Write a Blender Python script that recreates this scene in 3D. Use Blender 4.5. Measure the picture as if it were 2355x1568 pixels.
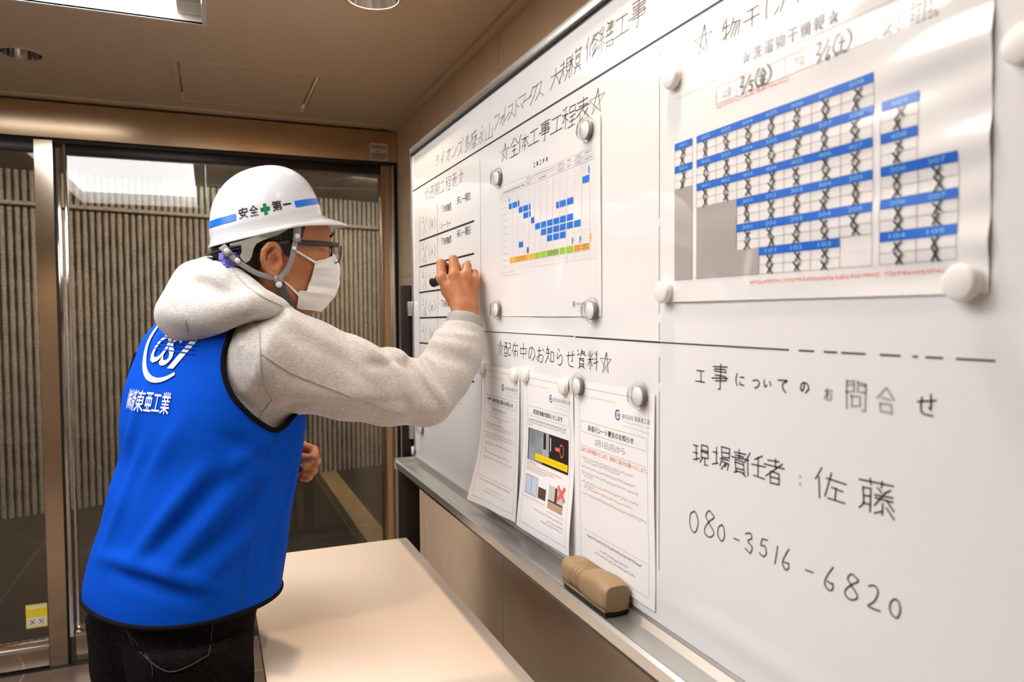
import bpy, bmesh, math, random
import numpy as np
from mathutils import Vector, Matrix
random.seed(7); RNG = np.random.default_rng(7)
for o in list(bpy.data.objects): bpy.data.objects.remove(o)
SC = bpy.context.scene; COL = SC.collection

# ------------------------------------------------------------------ camera
W, H = 2355, 1568
FPX, YAW, PITCH, ROLL, EYE = 1679.52, 0.392835, -0.0381848, -0.00749853, 1.40
cy, sy, cp, sp = math.cos(YAW), math.sin(YAW), math.cos(PITCH), math.sin(PITCH)
_F = np.array([sy*cp, cy*cp, sp]); _r = np.array([cy, -sy, 0.]); _u = np.cross(_r, _F)
cr, sr = math.cos(ROLL), math.sin(ROLL)
CM = np.array([cr*_r+sr*_u, -sr*_r+cr*_u, _F])
CAMP = np.array([0, 0, EYE])
cam = bpy.data.cameras.new('camera'); camo = bpy.data.objects.new('camera', cam); COL.objects.link(camo)
mw = Matrix([[CM[0][i], CM[1][i], -CM[2][i], CAMP[i]] for i in range(3)]+[[0, 0, 0, 1]])
camo.matrix_world = mw
cam.sensor_width = 36; cam.lens = FPX/W*36; cam.clip_start = 0.02
cam.dof.use_dof = True; cam.dof.focus_distance = 1.45; cam.dof.aperture_fstop = 5.2
SC.camera = camo

def ray(px, py): return CM.T @ np.array([(px-W/2)/FPX, -(py-H/2)/FPX, 1.])
def at(px, py, D): return CAMP + ray(px, py)*D
def on(ax, px, py, v):
    d = ray(px, py); return CAMP + d*(v-CAMP[ax])/d[ax]

# ------------------------------------------------------------------ world, lamps, exposure
SC.view_settings.view_transform = 'Standard'; SC.view_settings.look = 'None'
SC.view_settings.exposure = 0.10; SC.view_settings.gamma = 1.0; SC.view_settings.use_curve_mapping = False
SC.cycles.use_denoising = True
SC.cycles.max_bounces = 10; SC.cycles.glossy_bounces = 5; SC.cycles.transmission_bounces = 8; SC.cycles.transparent_max_bounces = 12
SC.cycles.sample_clamp_indirect = 6.0; SC.cycles.caustics_reflective = False; SC.cycles.caustics_refractive = False
wd = bpy.data.worlds.new('world'); SC.world = wd; wd.use_nodes = True
wd.node_tree.nodes['Background'].inputs[0].default_value = (1.0, .86, .70, 1); wd.node_tree.nodes['Background'].inputs[1].default_value = 0.02
PANEL_E, SPOT_E, LOBBY_E = 7.2, 60.0, 24.0
def lamp(name, kind, loc, energy, color, target=None, **kw):
    l = bpy.data.lights.new(name, kind); l.energy = energy; l.color = color
    for k, v in kw.items(): setattr(l, k, v)
    o = bpy.data.objects.new(name, l); COL.objects.link(o); o.location = loc
    if target is not None:
        o.rotation_euler = (Vector(target)-Vector(loc)).to_track_quat('-Z', 'Y').to_euler()
    return o
WARM = (1.0, .76, .52)

# ------------------------------------------------------------------ materials
def mat(name, col, rough=.5, metal=0., spec=.5, **kw):
    m = bpy.data.materials.new(name); m.use_nodes = True
    b = m.node_tree.nodes['Principled BSDF']
    b.inputs['Base Color'].default_value = (*col, 1); b.inputs['Roughness'].default_value = rough
    b.inputs['Metallic'].default_value = metal; b.inputs['Specular IOR Level'].default_value = spec
    for k, v in kw.items(): b.inputs[k.replace('_', ' ')].default_value = v
    return m
def nodes(m): return m.node_tree.nodes, m.node_tree.links, m.node_tree.nodes['Principled BSDF']
def noise_col(m, c1, c2, scale=20, detail=4, stretch=(1, 1, 1), lo=.35, hi=.65, rot=(0, 0, 0), obj=True):
    n, l, b = nodes(m)
    tc = n.new('ShaderNodeTexCoord'); mp = n.new('ShaderNodeMapping'); mp.inputs['Scale'].default_value = stretch; mp.inputs['Rotation'].default_value = rot
    nz = n.new('ShaderNodeTexNoise'); nz.inputs['Scale'].default_value = scale; nz.inputs['Detail'].default_value = detail
    rp = n.new('ShaderNodeValToRGB'); rp.color_ramp.elements[0].position = lo; rp.color_ramp.elements[1].position = hi
    rp.color_ramp.elements[0].color = (*c1, 1); rp.color_ramp.elements[1].color = (*c2, 1)
    l.new(tc.outputs['Object'], mp.inputs[0]); l.new(mp.outputs[0], nz.inputs['Vector']); l.new(nz.outputs[0], rp.inputs[0])
    l.new(rp.outputs[0], b.inputs['Base Color']); return mp, nz, rp
def add_bump(m, scale=200, strength=.2, dist=.002, stretch=(1, 1, 1), detail=3):
    n, l, b = nodes(m)
    tc = n.new('ShaderNodeTexCoord'); mp = n.new('ShaderNodeMapping'); mp.inputs['Scale'].default_value = stretch
    nz = n.new('ShaderNodeTexNoise'); nz.inputs['Scale'].default_value = scale; nz.inputs['Detail'].default_value = detail
    bp = n.new('ShaderNodeBump'); bp.inputs['Strength'].default_value = strength; bp.inputs['Distance'].default_value = dist
    l.new(tc.outputs['Object'], mp.inputs[0]); l.new(mp.outputs[0], nz.inputs['Vector']); l.new(nz.outputs[0], bp.inputs['Height']); l.new(bp.outputs[0], b.inputs['Normal'])
def emit(name, col, s):
    m = mat(name, (.8, .8, .8)); b = m.node_tree.nodes['Principled BSDF']
    b.inputs['Emission Color'].default_value = (*col, 1); b.inputs['Emission Strength'].default_value = s; return m
def tiles(m, c1, c2, mortar, bw, bh, ms, axes='YZ', offset=0.5, noise=.5, shift=(0, 0)):
    """large tiles in world metres on the plane given by axes"""
    n, l, b = nodes(m)
    g = n.new('ShaderNodeNewGeometry'); s = n.new('ShaderNodeSeparateXYZ'); c = n.new('ShaderNodeCombineXYZ')
    l.new(g.outputs['Position'], s.inputs[0])
    for k in range(2):
        ad = n.new('ShaderNodeMath'); ad.operation = 'ADD'; ad.inputs[1].default_value = shift[k]
        l.new(s.outputs[axes[k]], ad.inputs[0]); l.new(ad.outputs[0], c.inputs[k])
    br = n.new('ShaderNodeTexBrick'); br.offset = offset
    br.inputs['Scale'].default_value = 1; br.inputs['Brick Width'].default_value = bw; br.inputs['Row Height'].default_value = bh
    br.inputs['Mortar Size'].default_value = ms; br.inputs['Mortar Smooth'].default_value = .1; br.inputs['Bias'].default_value = 0
    br.inputs['Color1'].default_value = (*c1, 1); br.inputs['Color2'].default_value = (*c2, 1); br.inputs['Mortar'].default_value = (*mortar, 1)
    l.new(c.outputs[0], br.inputs['Vector'])
    nz = n.new('ShaderNodeTexNoise'); nz.inputs['Scale'].default_value = 9; nz.inputs['Detail'].default_value = 6
    l.new(g.outputs['Position'], nz.inputs['Vector'])
    mx = n.new('ShaderNodeMix'); mx.data_type = 'RGBA'; mx.blend_type = 'OVERLAY'; mx.inputs[0].default_value = noise
    l.new(br.outputs['Color'], mx.inputs[6]); l.new(nz.outputs[0], mx.inputs[7]); l.new(mx.outputs[2], b.inputs['Base Color'])
    return br

M = {}
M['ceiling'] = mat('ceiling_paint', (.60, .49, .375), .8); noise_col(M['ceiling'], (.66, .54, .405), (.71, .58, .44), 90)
M['wall'] = mat('wall_tile', (.5, .38, .25), .45); tiles(M['wall'], (.84, .64, .445), (.80, .61, .42), (.52, .38, .25), .9, .45, .003, 'YZ', 0, .25, (.62, .23))
M['wall_plain'] = mat('wall_plain', (.45, .36, .27), .7); add_bump(M['wall_plain'], 60, .1)
M['floor'] = mat('floor_tile', (.11, .08, .06), .25); tiles(M['floor'], (.20, .145, .11), (.18, .13, .10), (.32, .25, .19), .6, .6, .004, 'XY', 0, .4, (.1, .0))
M['floor_out'] = mat('lobby_tile', (.03, .022, .016), .38); tiles(M['floor_out'], (.032, .024, .018), (.026, .02, .015), (.13, .10, .075), .6, .6, .004, 'XY', 0, .5, (.38, .13))
M['light_streak'] = mat('painted_light_streak', (.36, .25, .12), .5); noise_col(M['light_streak'], (.30, .20, .09), (.40, .28, .14), 14)  # golden tone of a lit patch, put into the colour
M['rib'] = mat('ribbed_stone', (.52, .43, .34), .9); noise_col(M['rib'], (.27, .23, .19), (.50, .445, .385), 75, 8); add_bump(M['rib'], 130, .9, .006, (1, 1, .6))
M['rib_dark'] = mat('groove_stone', (.05, .035, .022), .95)
M['cornice'] = mat('cornice_stone', (.44, .42, .37), .7); add_bump(M['cornice'], 80, .3)
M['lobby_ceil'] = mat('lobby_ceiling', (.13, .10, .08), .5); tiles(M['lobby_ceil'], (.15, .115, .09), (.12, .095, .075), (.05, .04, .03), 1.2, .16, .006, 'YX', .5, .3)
M['steel'] = mat('brushed_steel', (.70, .54, .37), .22, 1.0)
def aniso(m, amt, tangent_axis='Z'):
    n, l, b = nodes(m); t = n.new('ShaderNodeTangent'); t.direction_type = 'RADIAL'; t.axis = tangent_axis
    b.inputs['Anisotropic'].default_value = amt; l.new(t.outputs[0], b.inputs['Tangent'])
aniso(M['steel'], .75, 'X')
M['post'] = mat('satin_post', (.70, .60, .48), .13, 1.0)
M['chrome'] = mat('chrome', (.8, .8, .82), .08, 1.0)
M['dark_metal'] = mat('dark_metal', (.035, .03, .028), .35, .7)
M['black'] = mat('black_plastic', (.012, .012, .012), .35)
M['alu'] = mat('anodised_aluminium', (.62, .61, .58), .33, .9)
M['alu_lip'] = mat('aluminium_lip', (.72, .71, .68), .25, 1.0)
M['board'] = mat('board_enamel', (.84, .835, .832), .35, 0, .3, Coat_Weight=.85, Coat_Roughness=.035)
M['ink'] = mat('marker_ink', (.012, .011, .010), .5)
M['ink_fade'] = mat('marker_faded', (.42, .40, .39), .5)
M['ink_thin'] = mat('marker_thin', (.20, .19, .17), .5)
M['ink_red'] = mat('marker_red', (.72, .12, .09), .5)
M['paper'] = mat('paper', (.86, .855, .85), .65)
M['lam'] = mat('laminate', (.86, .85, .845), .45, 0, .5, Coat_Weight=1.0, Coat_Roughness=.04)
def P_(name, c, lam=False): 
    return mat(name, c, .5, 0, .5, **(dict(Coat_Weight=1.0, Coat_Roughness=.04) if lam else {}))
M['p_black'] = P_('print_black', (.03, .028, .03)); M['p_grey'] = P_('print_grey', (.30, .28, .28)); M['p_line'] = P_('print_rule', (.36, .33, .33))
M['p_pale'] = P_('print_pale', (.66, .63, .62)); M['p_blue'] = P_('print_blue', (.008, .17, .68)); M['p_navy'] = P_('print_navy', (.05, .07, .32))
M['p_red'] = P_('print_red', (.85, .16, .10)); M['p_orange'] = P_('print_orange', (.92, .42, .01)); M['p_green'] = P_('print_green', (.30, .55, .02))
M['p_pink'] = P_('print_pink', (.86, .58, .64)); M['p_yellow'] = P_('print_yellow', (.85, .68, .0)); M['p_white'] = P_('print_white', (.88, .86, .84))
M['l_blue'] = P_('sheet_blue', (.002, .135, .66), 1); M['l_grey'] = P_('sheet_grey', (.42, .38, .365), 1); M['l_line'] = P_('sheet_line', (.42, .38, .38), 1)
M['l_black'] = P_('sheet_black', (.02, .02, .03), 1); M['l_text'] = P_('sheet_text', (.16, .14, .14), 1); M['l_red'] = P_('sheet_red', (.88, .22, .16), 1); M['l_sky'] = P_('sheet_sky', (.25, .62, .95), 1); M['l_pale'] = P_('sheet_pale', (.70, .75, .83), 1)
M['magnet'] = mat('magnet_white', (.86, .84, .81), .3)
def clear_mat():
    m = bpy.data.materials.new('clear_plastic'); m.use_nodes = True; n = m.node_tree.nodes; l = m.node_tree.links; n.clear()
    o = n.new('ShaderNodeOutputMaterial'); t = n.new('ShaderNodeBsdfTransparent'); g = n.new('ShaderNodeBsdfGlossy'); mx = n.new('ShaderNodeMixShader'); f = n.new('ShaderNodeLayerWeight')
    f.inputs[0].default_value = .22; g.inputs['Roughness'].default_value = .06; t.inputs[0].default_value = (.985, .98, .975, 1)
    pw = n.new('ShaderNodeMath'); pw.operation = 'POWER'; pw.inputs[1].default_value = 1.7; l.new(f.outputs['Facing'], pw.inputs[0]); l.new(pw.outputs[0], mx.inputs[0]); l.new(t.outputs[0], mx.inputs[1]); l.new(g.outputs[0], mx.inputs[2]); l.new(mx.outputs[0], o.inputs[0]); return m
M['clear'] = clear_mat()
M['disc'] = mat('magnet_disc', (.80, .79, .78), .35, .0)
M['disc_rim'] = mat('magnet_rim', (.22, .21, .20), .4)
M['eraser'] = mat('eraser_tan', (.30, .20, .105), .5); add_bump(M['eraser'], 900, .2, .0005)
M['felt'] = mat('eraser_felt', (.03, .025, .02), .95)
M['table'] = mat('table_laminate', (.86, .745, .63), .35, 0, .4)
M['table_edge'] = mat('table_edge', (.25, .20, .16), .5)
M['skin'] = mat('skin', (.50, .21, .10), .5, 0, .4, Subsurface_Weight=.12, Subsurface_Scale=.01)
M['skin'].node_tree.nodes['Principled BSDF'].inputs['Subsurface Radius'].default_value = (1, .35, .2)
noise_col(M['skin'], (.42, .155, .063), (.50, .195, .084), 45, 5); add_bump(M['skin'], 420, .12, .001)
M['nail'] = mat('nail', (.58, .28, .19), .45)
M['hair'] = mat('hair', (.010, .008, .007), .5); add_bump(M['hair'], 260, .8, .003, (1, 1, .15))
M['helmet'] = mat('helmet_shell', (.73, .745, .78), .22, 0, .5, Coat_Weight=.3)
M['rim'] = mat('helmet_rim', (.62, .62, .58), .5)
M['band'] = mat('helmet_band', (.36, .36, .31), .5)
M['strap'] = mat('strap_grey', (.27, .26, .255), .75); add_bump(M['strap'], 900, .4, .0006)
M['strap_dark'] = mat('strap_dark', (.075, .068, .062), .75)
M['snap'] = mat('snap_white', (.78, .76, .72), .3)
M['purple'] = mat('adjuster_purple', (.17, .16, .66), .4)
M['dec_blue'] = mat('decal_blue', (.003, .16, .72), .3); M['dec_green'] = mat('decal_green', (.0, .20, .06), .3); M['dec_black'] = mat('decal_black', (.01, .01, .01), .4)
M['vest'] = mat('vest_fabric', (.0003, .072, .56), .8, 0, .08, Sheen_Weight=.0); add_bump(M['vest'], 900, .08, .0006)
M['piping'] = mat('vest_piping', (.004, .004, .005), .9, 0, .15)
M['vest_white'] = mat('vest_print', (.88, .88, .88), .6)
M['hoodie'] = mat('hoodie_heather', (.5, .48, .45), .9, 0, .2, Sheen_Weight=.25)
noise_col(M['hoodie'], (.43, .405, .38), (.63, .60, .57), 150, 6, (1, 1, 3.0), .30, .70, (0.5, 0.4, 0.2)); add_bump(M['hoodie'], 700, .12, .0006)
M['rib_knit'] = mat('hoodie_cuff', (.36, .345, .33), .9); add_bump(M['rib_knit'], 500, .5, .001)
M['seam'] = mat('hoodie_seam', (.40, .37, .34), .9)
M['denim'] = mat('black_denim', (.010, .009, .009), .95, 0, .08); noise_col(M['denim'], (.004, .0036, .0036), (.010, .009, .008), 160, 5); add_bump(M['denim'], 700, .35, .001)
M['stitch'] = mat('denim_stitch', (.045, .038, .032), .8)
M['shoe'] = mat('shoe_black', (.015, .014, .013), .5); M['sole'] = mat('shoe_sole', (.08, .075, .07), .7)
M['mask'] = mat('mask_fabric', (.84, .82, .80), .8, 0, .2); add_bump(M['mask'], 900, .12, .0005)
M['frame'] = mat('glasses_frame', (.015, .012, .010), .35); M['lens'] = clear_mat()
M['eye_white'] = mat('eye_white', (.8, .77, .73), .2); M['iris'] = mat('iris', (.02, .012, .008), .1)
M['panel'] = emit("light_panel", (1.0, .985, .985), PANEL_E)
M['bulb'] = emit('warm_bulb', WARM, 8.0)
M['coffer'] = mat('coffer_white', (.78, .76, .72), .5)
M['gasket'] = mat('gasket', (.01, .01, .01), .6)
M['white_label'] = mat('label_paper', (.62, .56, .48), .6); M['label_text'] = mat('label_text', (.22, .19, .17), .6)
M['stk_yellow'] = mat('sticker_yellow', (.80, .58, .02), .5); M['stk_white'] = mat('sticker_white', (.70, .66, .58), .5)
def glass_mat():
    m = bpy.data.materials.new('door_glass'); m.use_nodes = True; n = m.node_tree.nodes; l = m.node_tree.links; n.clear()
    o = n.new('ShaderNodeOutputMaterial'); t = n.new('ShaderNodeBsdfTransparent'); g = n.new('ShaderNodeBsdfGlossy'); mx = n.new('ShaderNodeMixShader'); f = n.new('ShaderNodeFresnel')
    f.inputs[0].default_value = 1.70; g.inputs['Roughness'].default_value = .012; t.inputs[0].default_value = (.88, .89, .87, 1); g.inputs[0].default_value = (1, 1, 1, 1)
    l.new(f.outputs[0], mx.inputs[0]); l.new(t.outputs[0], mx.inputs[1]); l.new(g.outputs[0], mx.inputs[2]); l.new(mx.outputs[0], o.inputs[0]); return m
M['glass'] = glass_mat()

# ------------------------------------------------------------------ object helpers
def link(name, me, m=None, parent=None, smooth=False):
    o = bpy.data.objects.new(name, me); COL.objects.link(o)
    for mm in (m if isinstance(m, (list, tuple)) else [m] if m else []): me.materials.append(mm)
    if parent is not None:
        o.parent = parent; o.matrix_parent_inverse = Matrix.Translation(-parent_loc(parent))
    if smooth:
        me.polygons.foreach_set('use_smooth', [True]*len(me.polygons))
    return o
def parent_loc(p):
    v = Vector(p.location)
    return v
def mesh(name, vs, fs, m=None, parent=None, smooth=False):
    me = bpy.data.meshes.new(name); me.from_pydata([tuple(map(float, v)) for v in vs], [], [tuple(map(int, f)) for f in fs]); me.update()
    return link(name, me, m, parent, smooth)
def tag(o, label=None, cat=None, group=None, kind=None):
    if label: o['label'] = label
    if cat: o['category'] = cat
    if group: o['group'] = group
    if kind: o['kind'] = kind
    return o
def thing(name, label, cat, loc=(0, 0, 0), group=None):
    o = bpy.data.objects.new(name, None); COL.objects.link(o); o.location = tuple(map(float, loc)); o.empty_display_size = .05
    return tag(o, label, cat, group)
class MB:
    """collects shapes into one mesh"""
    def __init__(s): s.v = []; s.f = []; s.mi = []
    def add(s, vs, fs, mi=0):
        b = len(s.v); s.v += [tuple(map(float, v)) for v in vs]; s.f += [tuple(i+b for i in f) for f in fs]; s.mi += [mi]*len(fs); return s
    def box(s, lo, hi, mi=0, bev=0.):
        bm = bmesh.new(); bmesh.ops.create_cube(bm, size=1)
        for v in bm.verts: v.co = Vector([(lo[i]+hi[i])/2+v.co[i]*(hi[i]-lo[i]) for i in range(3)])
        if bev: bmesh.ops.bevel(bm, geom=bm.edges[:], offset=bev, segments=2, profile=.5, affect='EDGES')
        bm.verts.index_update(); s.add([v.co for v in bm.verts], [[v.index for v in f.verts] for f in bm.faces], mi); bm.free(); return s
    def tube(s, pts, r, seg=10, closed=False, mi=0, flat=None, up=None, cap=True):
        """tube along points; r scalar or list; flat=(normal vector func/vec, ratio)"""
        P = [np.array(p, float) for p in pts]; n = len(P)
        rr = [r]*n if np.isscalar(r) else list(r)
        T = []
        for i in range(n):
            a = P[(i-1) % n] if (closed or i > 0) else P[i]; b = P[(i+1) % n] if (closed or i < n-1) else P[i]
            t = b-a; T.append(t/(np.linalg.norm(t)+1e-12))
        N = np.array(up, float) if up is not None else (np.array([0, 0, 1.]) if abs(T[0][2]) < .9 else np.array([1., 0, 0]))
        vs = []
        for i in range(n):
            if up is not None: N = np.array(up[i] if np.ndim(up) > 1 else up, float)
            N = N-T[i]*(N@T[i]); N /= np.linalg.norm(N)+1e-12; B = np.cross(T[i], N)
            ra = rr[i]; rn = ra*(flat if flat else 1.)
            for k in range(seg):
                a = 2*math.pi*k/seg; vs.append(P[i]+B*math.cos(a)*ra+N*math.sin(a)*rn)
        fs = []
        m = n if closed else n-1
        for i in range(m):
            for k in range(seg):
                a = i*seg+k; b = i*seg+(k+1) % seg; c = ((i+1) % n)*seg+(k+1) % seg; d = ((i+1) % n)*seg+k; fs.append((a, b, c, d))
        if cap and not closed: fs += [tuple(range(seg))[::-1], tuple(range((n-1)*seg, n*seg))]
        return s.add(vs, fs, mi)
    def lathe(s, c, ax, prof, seg=24, mi=0, cap=True):
        """profile [(r, h)] around axis ax at c"""
        ax = np.array(ax, float); ax /= np.linalg.norm(ax); u = np.cross(ax, [0, 0, 1.]) if abs(ax[2]) < .9 else np.cross(ax, [1., 0, 0]); u /= np.linalg.norm(u); w = np.cross(ax, u)
        vs = []; fs = []; c = np.array(c, float)
        for r, h in prof:
            for k in range(seg):
                a = 2*math.pi*k/seg; vs.append(c+ax*h+(u*math.cos(a)+w*math.sin(a))*r)
        for i in range(len(prof)-1):
            for k in range(seg): fs.append((i*seg+k, i*seg+(k+1) % seg, (i+1)*seg+(k+1) % seg, (i+1)*seg+k))
        if cap and prof[0][0] > 1e-6: fs.append(tuple(range(seg))[::-1])
        if cap and prof[-1][0] > 1e-6: fs.append(tuple(range((len(prof)-1)*seg, len(prof)*seg)))
        return s.add(vs, fs, mi)
    def ball(s, c, r, mi=0, seg=14):
        return s.lathe(c, (0, 0, 1), [(r*math.sin(math.pi*i/8)+1e-7, -r*math.cos(math.pi*i/8)) for i in range(9)], seg, mi)
    def build(s, name, m, parent=None, smooth=False):
        o = mesh(name, s.v, s.f, m, parent, smooth)
        if any(s.mi): o.data.polygons.foreach_set('material_index', s.mi)
        return o
def autosmooth(o, deg=35):
    me = o.data; me.polygons.foreach_set('use_smooth', [True]*len(me.polygons)); me.set_sharp_from_angle(angle=math.radians(deg)); return o
def box(name, lo, hi, m, parent=None, bev=0.):
    o = MB().box(lo, hi, 0, bev).build(name, m, parent)
    return autosmooth(o) if bev else o
def struct(name, o, label=None):
    tag(o, label, None, None, 'structure'); return o

# ------------------------------------------------------------------ the setting
CZ = 2.256; YD = 3.368; XW = 0.825; XL = -5.2; YB = -2.8
PX0, PX1, PY0, PY1 = -0.86, 0.0, 0.45, 2.353            # the ceiling light's opening
P2 = (-2.35, -1.45, .25, 1.75); P3 = (-3.9, -2.9, .0, 2.2)     # more of them left of the viewer
DL = [(-0.548, 2.836, .068), (0.430, 2.005, .078)]       # downlights in view
DLB = [(0.430, .755, .078), (0.0, -2.50, .064), (-1.55, -2.50, .064)]         # lit downlights out of view, the first added to brighten the table
def ceiling():
    HX = (-0.084, 0.392); HY = (2.722, 3.215)
    holes = [(PX0, PX1, PY0, PY1), P2, P3]+[(x-r, x+r, y-r, y+r) for x, y, r in DL+DLB]+[(HX[0], HX[1], HY[0], HY[1])]
    xs = sorted(set([XL, XW+.1]+[h[0] for h in holes]+[h[1] for h in holes])); ys = sorted(set([YB, YD]+[h[2] for h in holes]+[h[3] for h in holes]))
    mb = MB()
    for i in range(len(xs)-1):
        for j in range(len(ys)-1):
            cx, cyy = (xs[i]+xs[i+1])/2, (ys[j]+ys[j+1])/2
            if any(a < cx < b and c < cyy < d for a, b, c, d in holes): continue
            mb.add([(xs[i], ys[j], CZ), (xs[i], ys[j+1], CZ), (xs[i+1], ys[j+1], CZ), (xs[i+1], ys[j], CZ)], [(0, 1, 2, 3)])
    for x, y, r in DL+DLB:                               # square cut filled back to a round hole
        K = 32; ring = [(x+r*.93*math.cos(2*math.pi*k/K), y+r*.93*math.sin(2*math.pi*k/K), CZ) for k in range(K)]
        out = []
        for k in range(K):
            c, s = math.cos(2*math.pi*k/K), math.sin(2*math.pi*k/K); q = max(abs(c), abs(s)); out.append((x+r*c/q, y+r*s/q, CZ))
        mb.add(ring+out, [(k, (k+1) % K, K+(k+1) % K, K+k) for k in range(K)])
    return mb.build('ceiling', M['ceiling'])
struct('ceiling', ceiling())
struct('slab', box('ceiling_slab', (XL-.1, YB-.1, CZ+.30), (XW+.2, YD+.05, CZ+.36), M['ceiling']))
struct('floor', box('floor', (XL, YB, -.05), (XW+.1, YD+.02, 0), M['floor']))
struct('wall_right', box('wall_right', (XW, YB, 0), (XW+.12, YD+.12, CZ+.3), M['wall']))
struct('wall_left', box('wall_left', (XL-.1, YB, 0), (XL, YD, CZ+.3), M['wall_plain']))
struct('wall_back', box('wall_back', (XL, YB-.1, 0), (XW, YB, CZ+.3), M['wall_plain']))
# recess shadow joint where the right wall meets the ceiling, and the ledge over the doors
struct('trim', box('trim_1', (XW-.035, YB, CZ-.012), (XW-.001, YD, CZ+.004), M['ceiling']))
struct('trim', box('trim_2', (XL, YD-.045, CZ-.006), (XW, YD+.06, CZ+.02), M['ceiling']))
# steel door header
hd = struct('trim', box('trim_3', (XL, YD-.012, 2.100), (XW, YD+.10, CZ-.018), M['steel'], None, .002))
struct('trim', box('trim_4', (XL, YD+.005, 2.085), (XW, YD+.09, 2.0995), M['gasket']))
# right fixed glazing: frame, glass, jamb
w1 = box('window_1', (-.511, YD+.030, .128), (.745, YD+.038, 2.086), M['glass']); struct('w', w1)
def frame_part(name, lo, hi, m, parent, bev=.0015): return box(name, lo, hi, m, parent, bev)
frame_part('bottom_rail', (-.526, YD-.0, .003), (.7925, YD+.07, .126), M['post'], w1, .003)
frame_part('rail_bead', (-.526, YD-.012, .112), (.7925, YD-.001, .126), M['post'], w1)
frame_part('stile', (-.522, YD+.010, .127), (-.512, YD+.055, 2.084), M['chrome'], w1)
frame_part('head_rail', (-.511, YD+.012, 2.045), (.745, YD+.028, 2.084), M['dark_metal'], w1)
frame_part('jamb', (.746, YD-.0, .127), (.792, YD+.07, 2.084), M['steel'], w1)
frame_part('jamb_edge', (.793, YD-.02, .003), (.803, YD+.07, 2.084), M['alu'], w1)
frame_part('jamb_recess', (.804, YD+.004, .003), (.824, YD+.07, 2.084), M['gasket'], w1)
# left sliding door
d1 = box('door_1', (-1.75, YD-.006, .118), (-.6145, YD+.002, 2.07), M['glass']); struct('d', d1)
frame_part('stile', (-.614, YD-.020, .004), (-.552, YD+.020, 2.088), M['post'], d1, 0)
frame_part('stile_seal', (-.5515, YD-.016, .004), (-.545, YD+.016, 2.088), M['gasket'], d1)
frame_part('stile_edge', (-.5445, YD-.012, .11), (-.530, YD+.014, 2.06), M['chrome'], d1)
frame_part('bottom_rail', (-1.75, YD-.022, .012), (-.6145, YD+.018, .116), M['post'], d1, .003)
frame_part('rail_bead', (-1.75, YD-.030, .085), (-.6145, YD-.0225, .098), M['alu'], d1)
frame_part('head_rail', (-1.75, YD-.022, 2.04), (-.6145, YD+.018, 2.084), M['dark_metal'], d1)
frame_part('far_stile', (-1.84, YD-.030, .004), (-1.752, YD+.020, 2.088), M['post'], d1, .003)
struct('w2', box('window_2', (XL+.01, YD+.030, .128), (-1.86, YD+.038, 2.086), M['glass']))
struct('sill', box('trim_5', (XL, YD-.035, -.002), (XW, YD+.09, .002), M['gasket']))

# lobby outside the glass
WP0, WP1 = np.array([-1.05, 6.08]), np.array([1.515, 6.746]); WD = (WP1-WP0)/np.linalg.norm(WP1-WP0); WN = np.array([WD[1], -WD[0]])
struct('floor_out', box('floor_lobby', (-5.5, YD+.1, -.05), (4.2, 8.2, -.0005), M['floor_out']))
struct('light_streak', box('floor_light_streak', (.872, YD+.10, -.02), (1.018, 6.62, .001), M['light_streak']))  # beam of light on the lobby floor, painted as a paler strip
LZ = 2.42
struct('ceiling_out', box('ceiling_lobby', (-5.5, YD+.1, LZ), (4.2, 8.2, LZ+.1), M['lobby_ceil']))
def ribbed():
    """half round ribs with broken faces standing in front of a dark back"""
    mb = MB(); pitch = .0452; s0, s1 = -3.2, 3.4; z0, z1 = 0., LZ; K = 7; J = 46
    n = int((s1-s0)/pitch)
    for i in range(n):
        c = s0+i*pitch; ph = RNG.uniform(0, 9); vs = []; fs = []
        for j in range(J+1):
            z = z0+(z1-z0)*j/J; jit = RNG.normal(0, .0015, K)
            wob = .0022*math.sin(z*23+ph)+.0015*math.sin(z*57+2*ph)
            for k in range(K):
                a = math.pi*k/(K-1); rx = .0152+wob*.7; d = .027*math.sin(a)**.7+jit[k]
                p = WP0+WD*(c-rx*math.cos(a))+WN*(d-.002); vs.append((p[0], p[1], z))
        for j in range(J):
            for k in range(K-1): a = j*K+k; fs.append((a, a+1, a+K+1, a+K))
        mb.add(vs, fs)
    A, B = WP0+WD*s0, WP0+WD*s1
    mb.add([(A[0], A[1], 0), (B[0], B[1], 0), (B[0], B[1], LZ), (A[0], A[1], LZ)], [(0, 1, 2, 3)], 1)
    return mb.build('wall_far', [M['rib'], M['rib_dark']], None)
autosmooth(struct('wall_far', ribbed()), 60)
def strip(name, s0, s1, z0, z1, d0, d1, m):
    q = [WP0+WD*s0+WN*d1, WP0+WD*s1+WN*d1, WP0+WD*s1+WN*d0, WP0+WD*s0+WN*d0]
    return mesh(name, [(p[0], p[1], z0) for p in q]+[(p[0], p[1], z1) for p in q], [(0, 3, 2, 1), (4, 5, 6, 7), (0, 1, 5, 4), (1, 2, 6, 5), (2, 3, 7, 6), (3, 0, 4, 7)], m)
struct('ledge', strip('trim_6', -3.2, 3.4, 2.172, 2.196, .0, .085, M['rib']))
struct('wall_lobby_left', box('wall_lobby_left', (-5.5, YD+.1, 0), (-5.4, 8.2, LZ), M['wall_plain']))
struct('wall_lobby_right', box('wall_lobby_right', (2.4, YD+.1, 0), (2.5, 8.2, LZ), M['wall_plain']))
def soft(name, loc, e, col, size, target): 
    return lamp(name, 'AREA', loc, e, col, target, shape='RECTANGLE', size=size[0], size_y=size[1])
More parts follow.
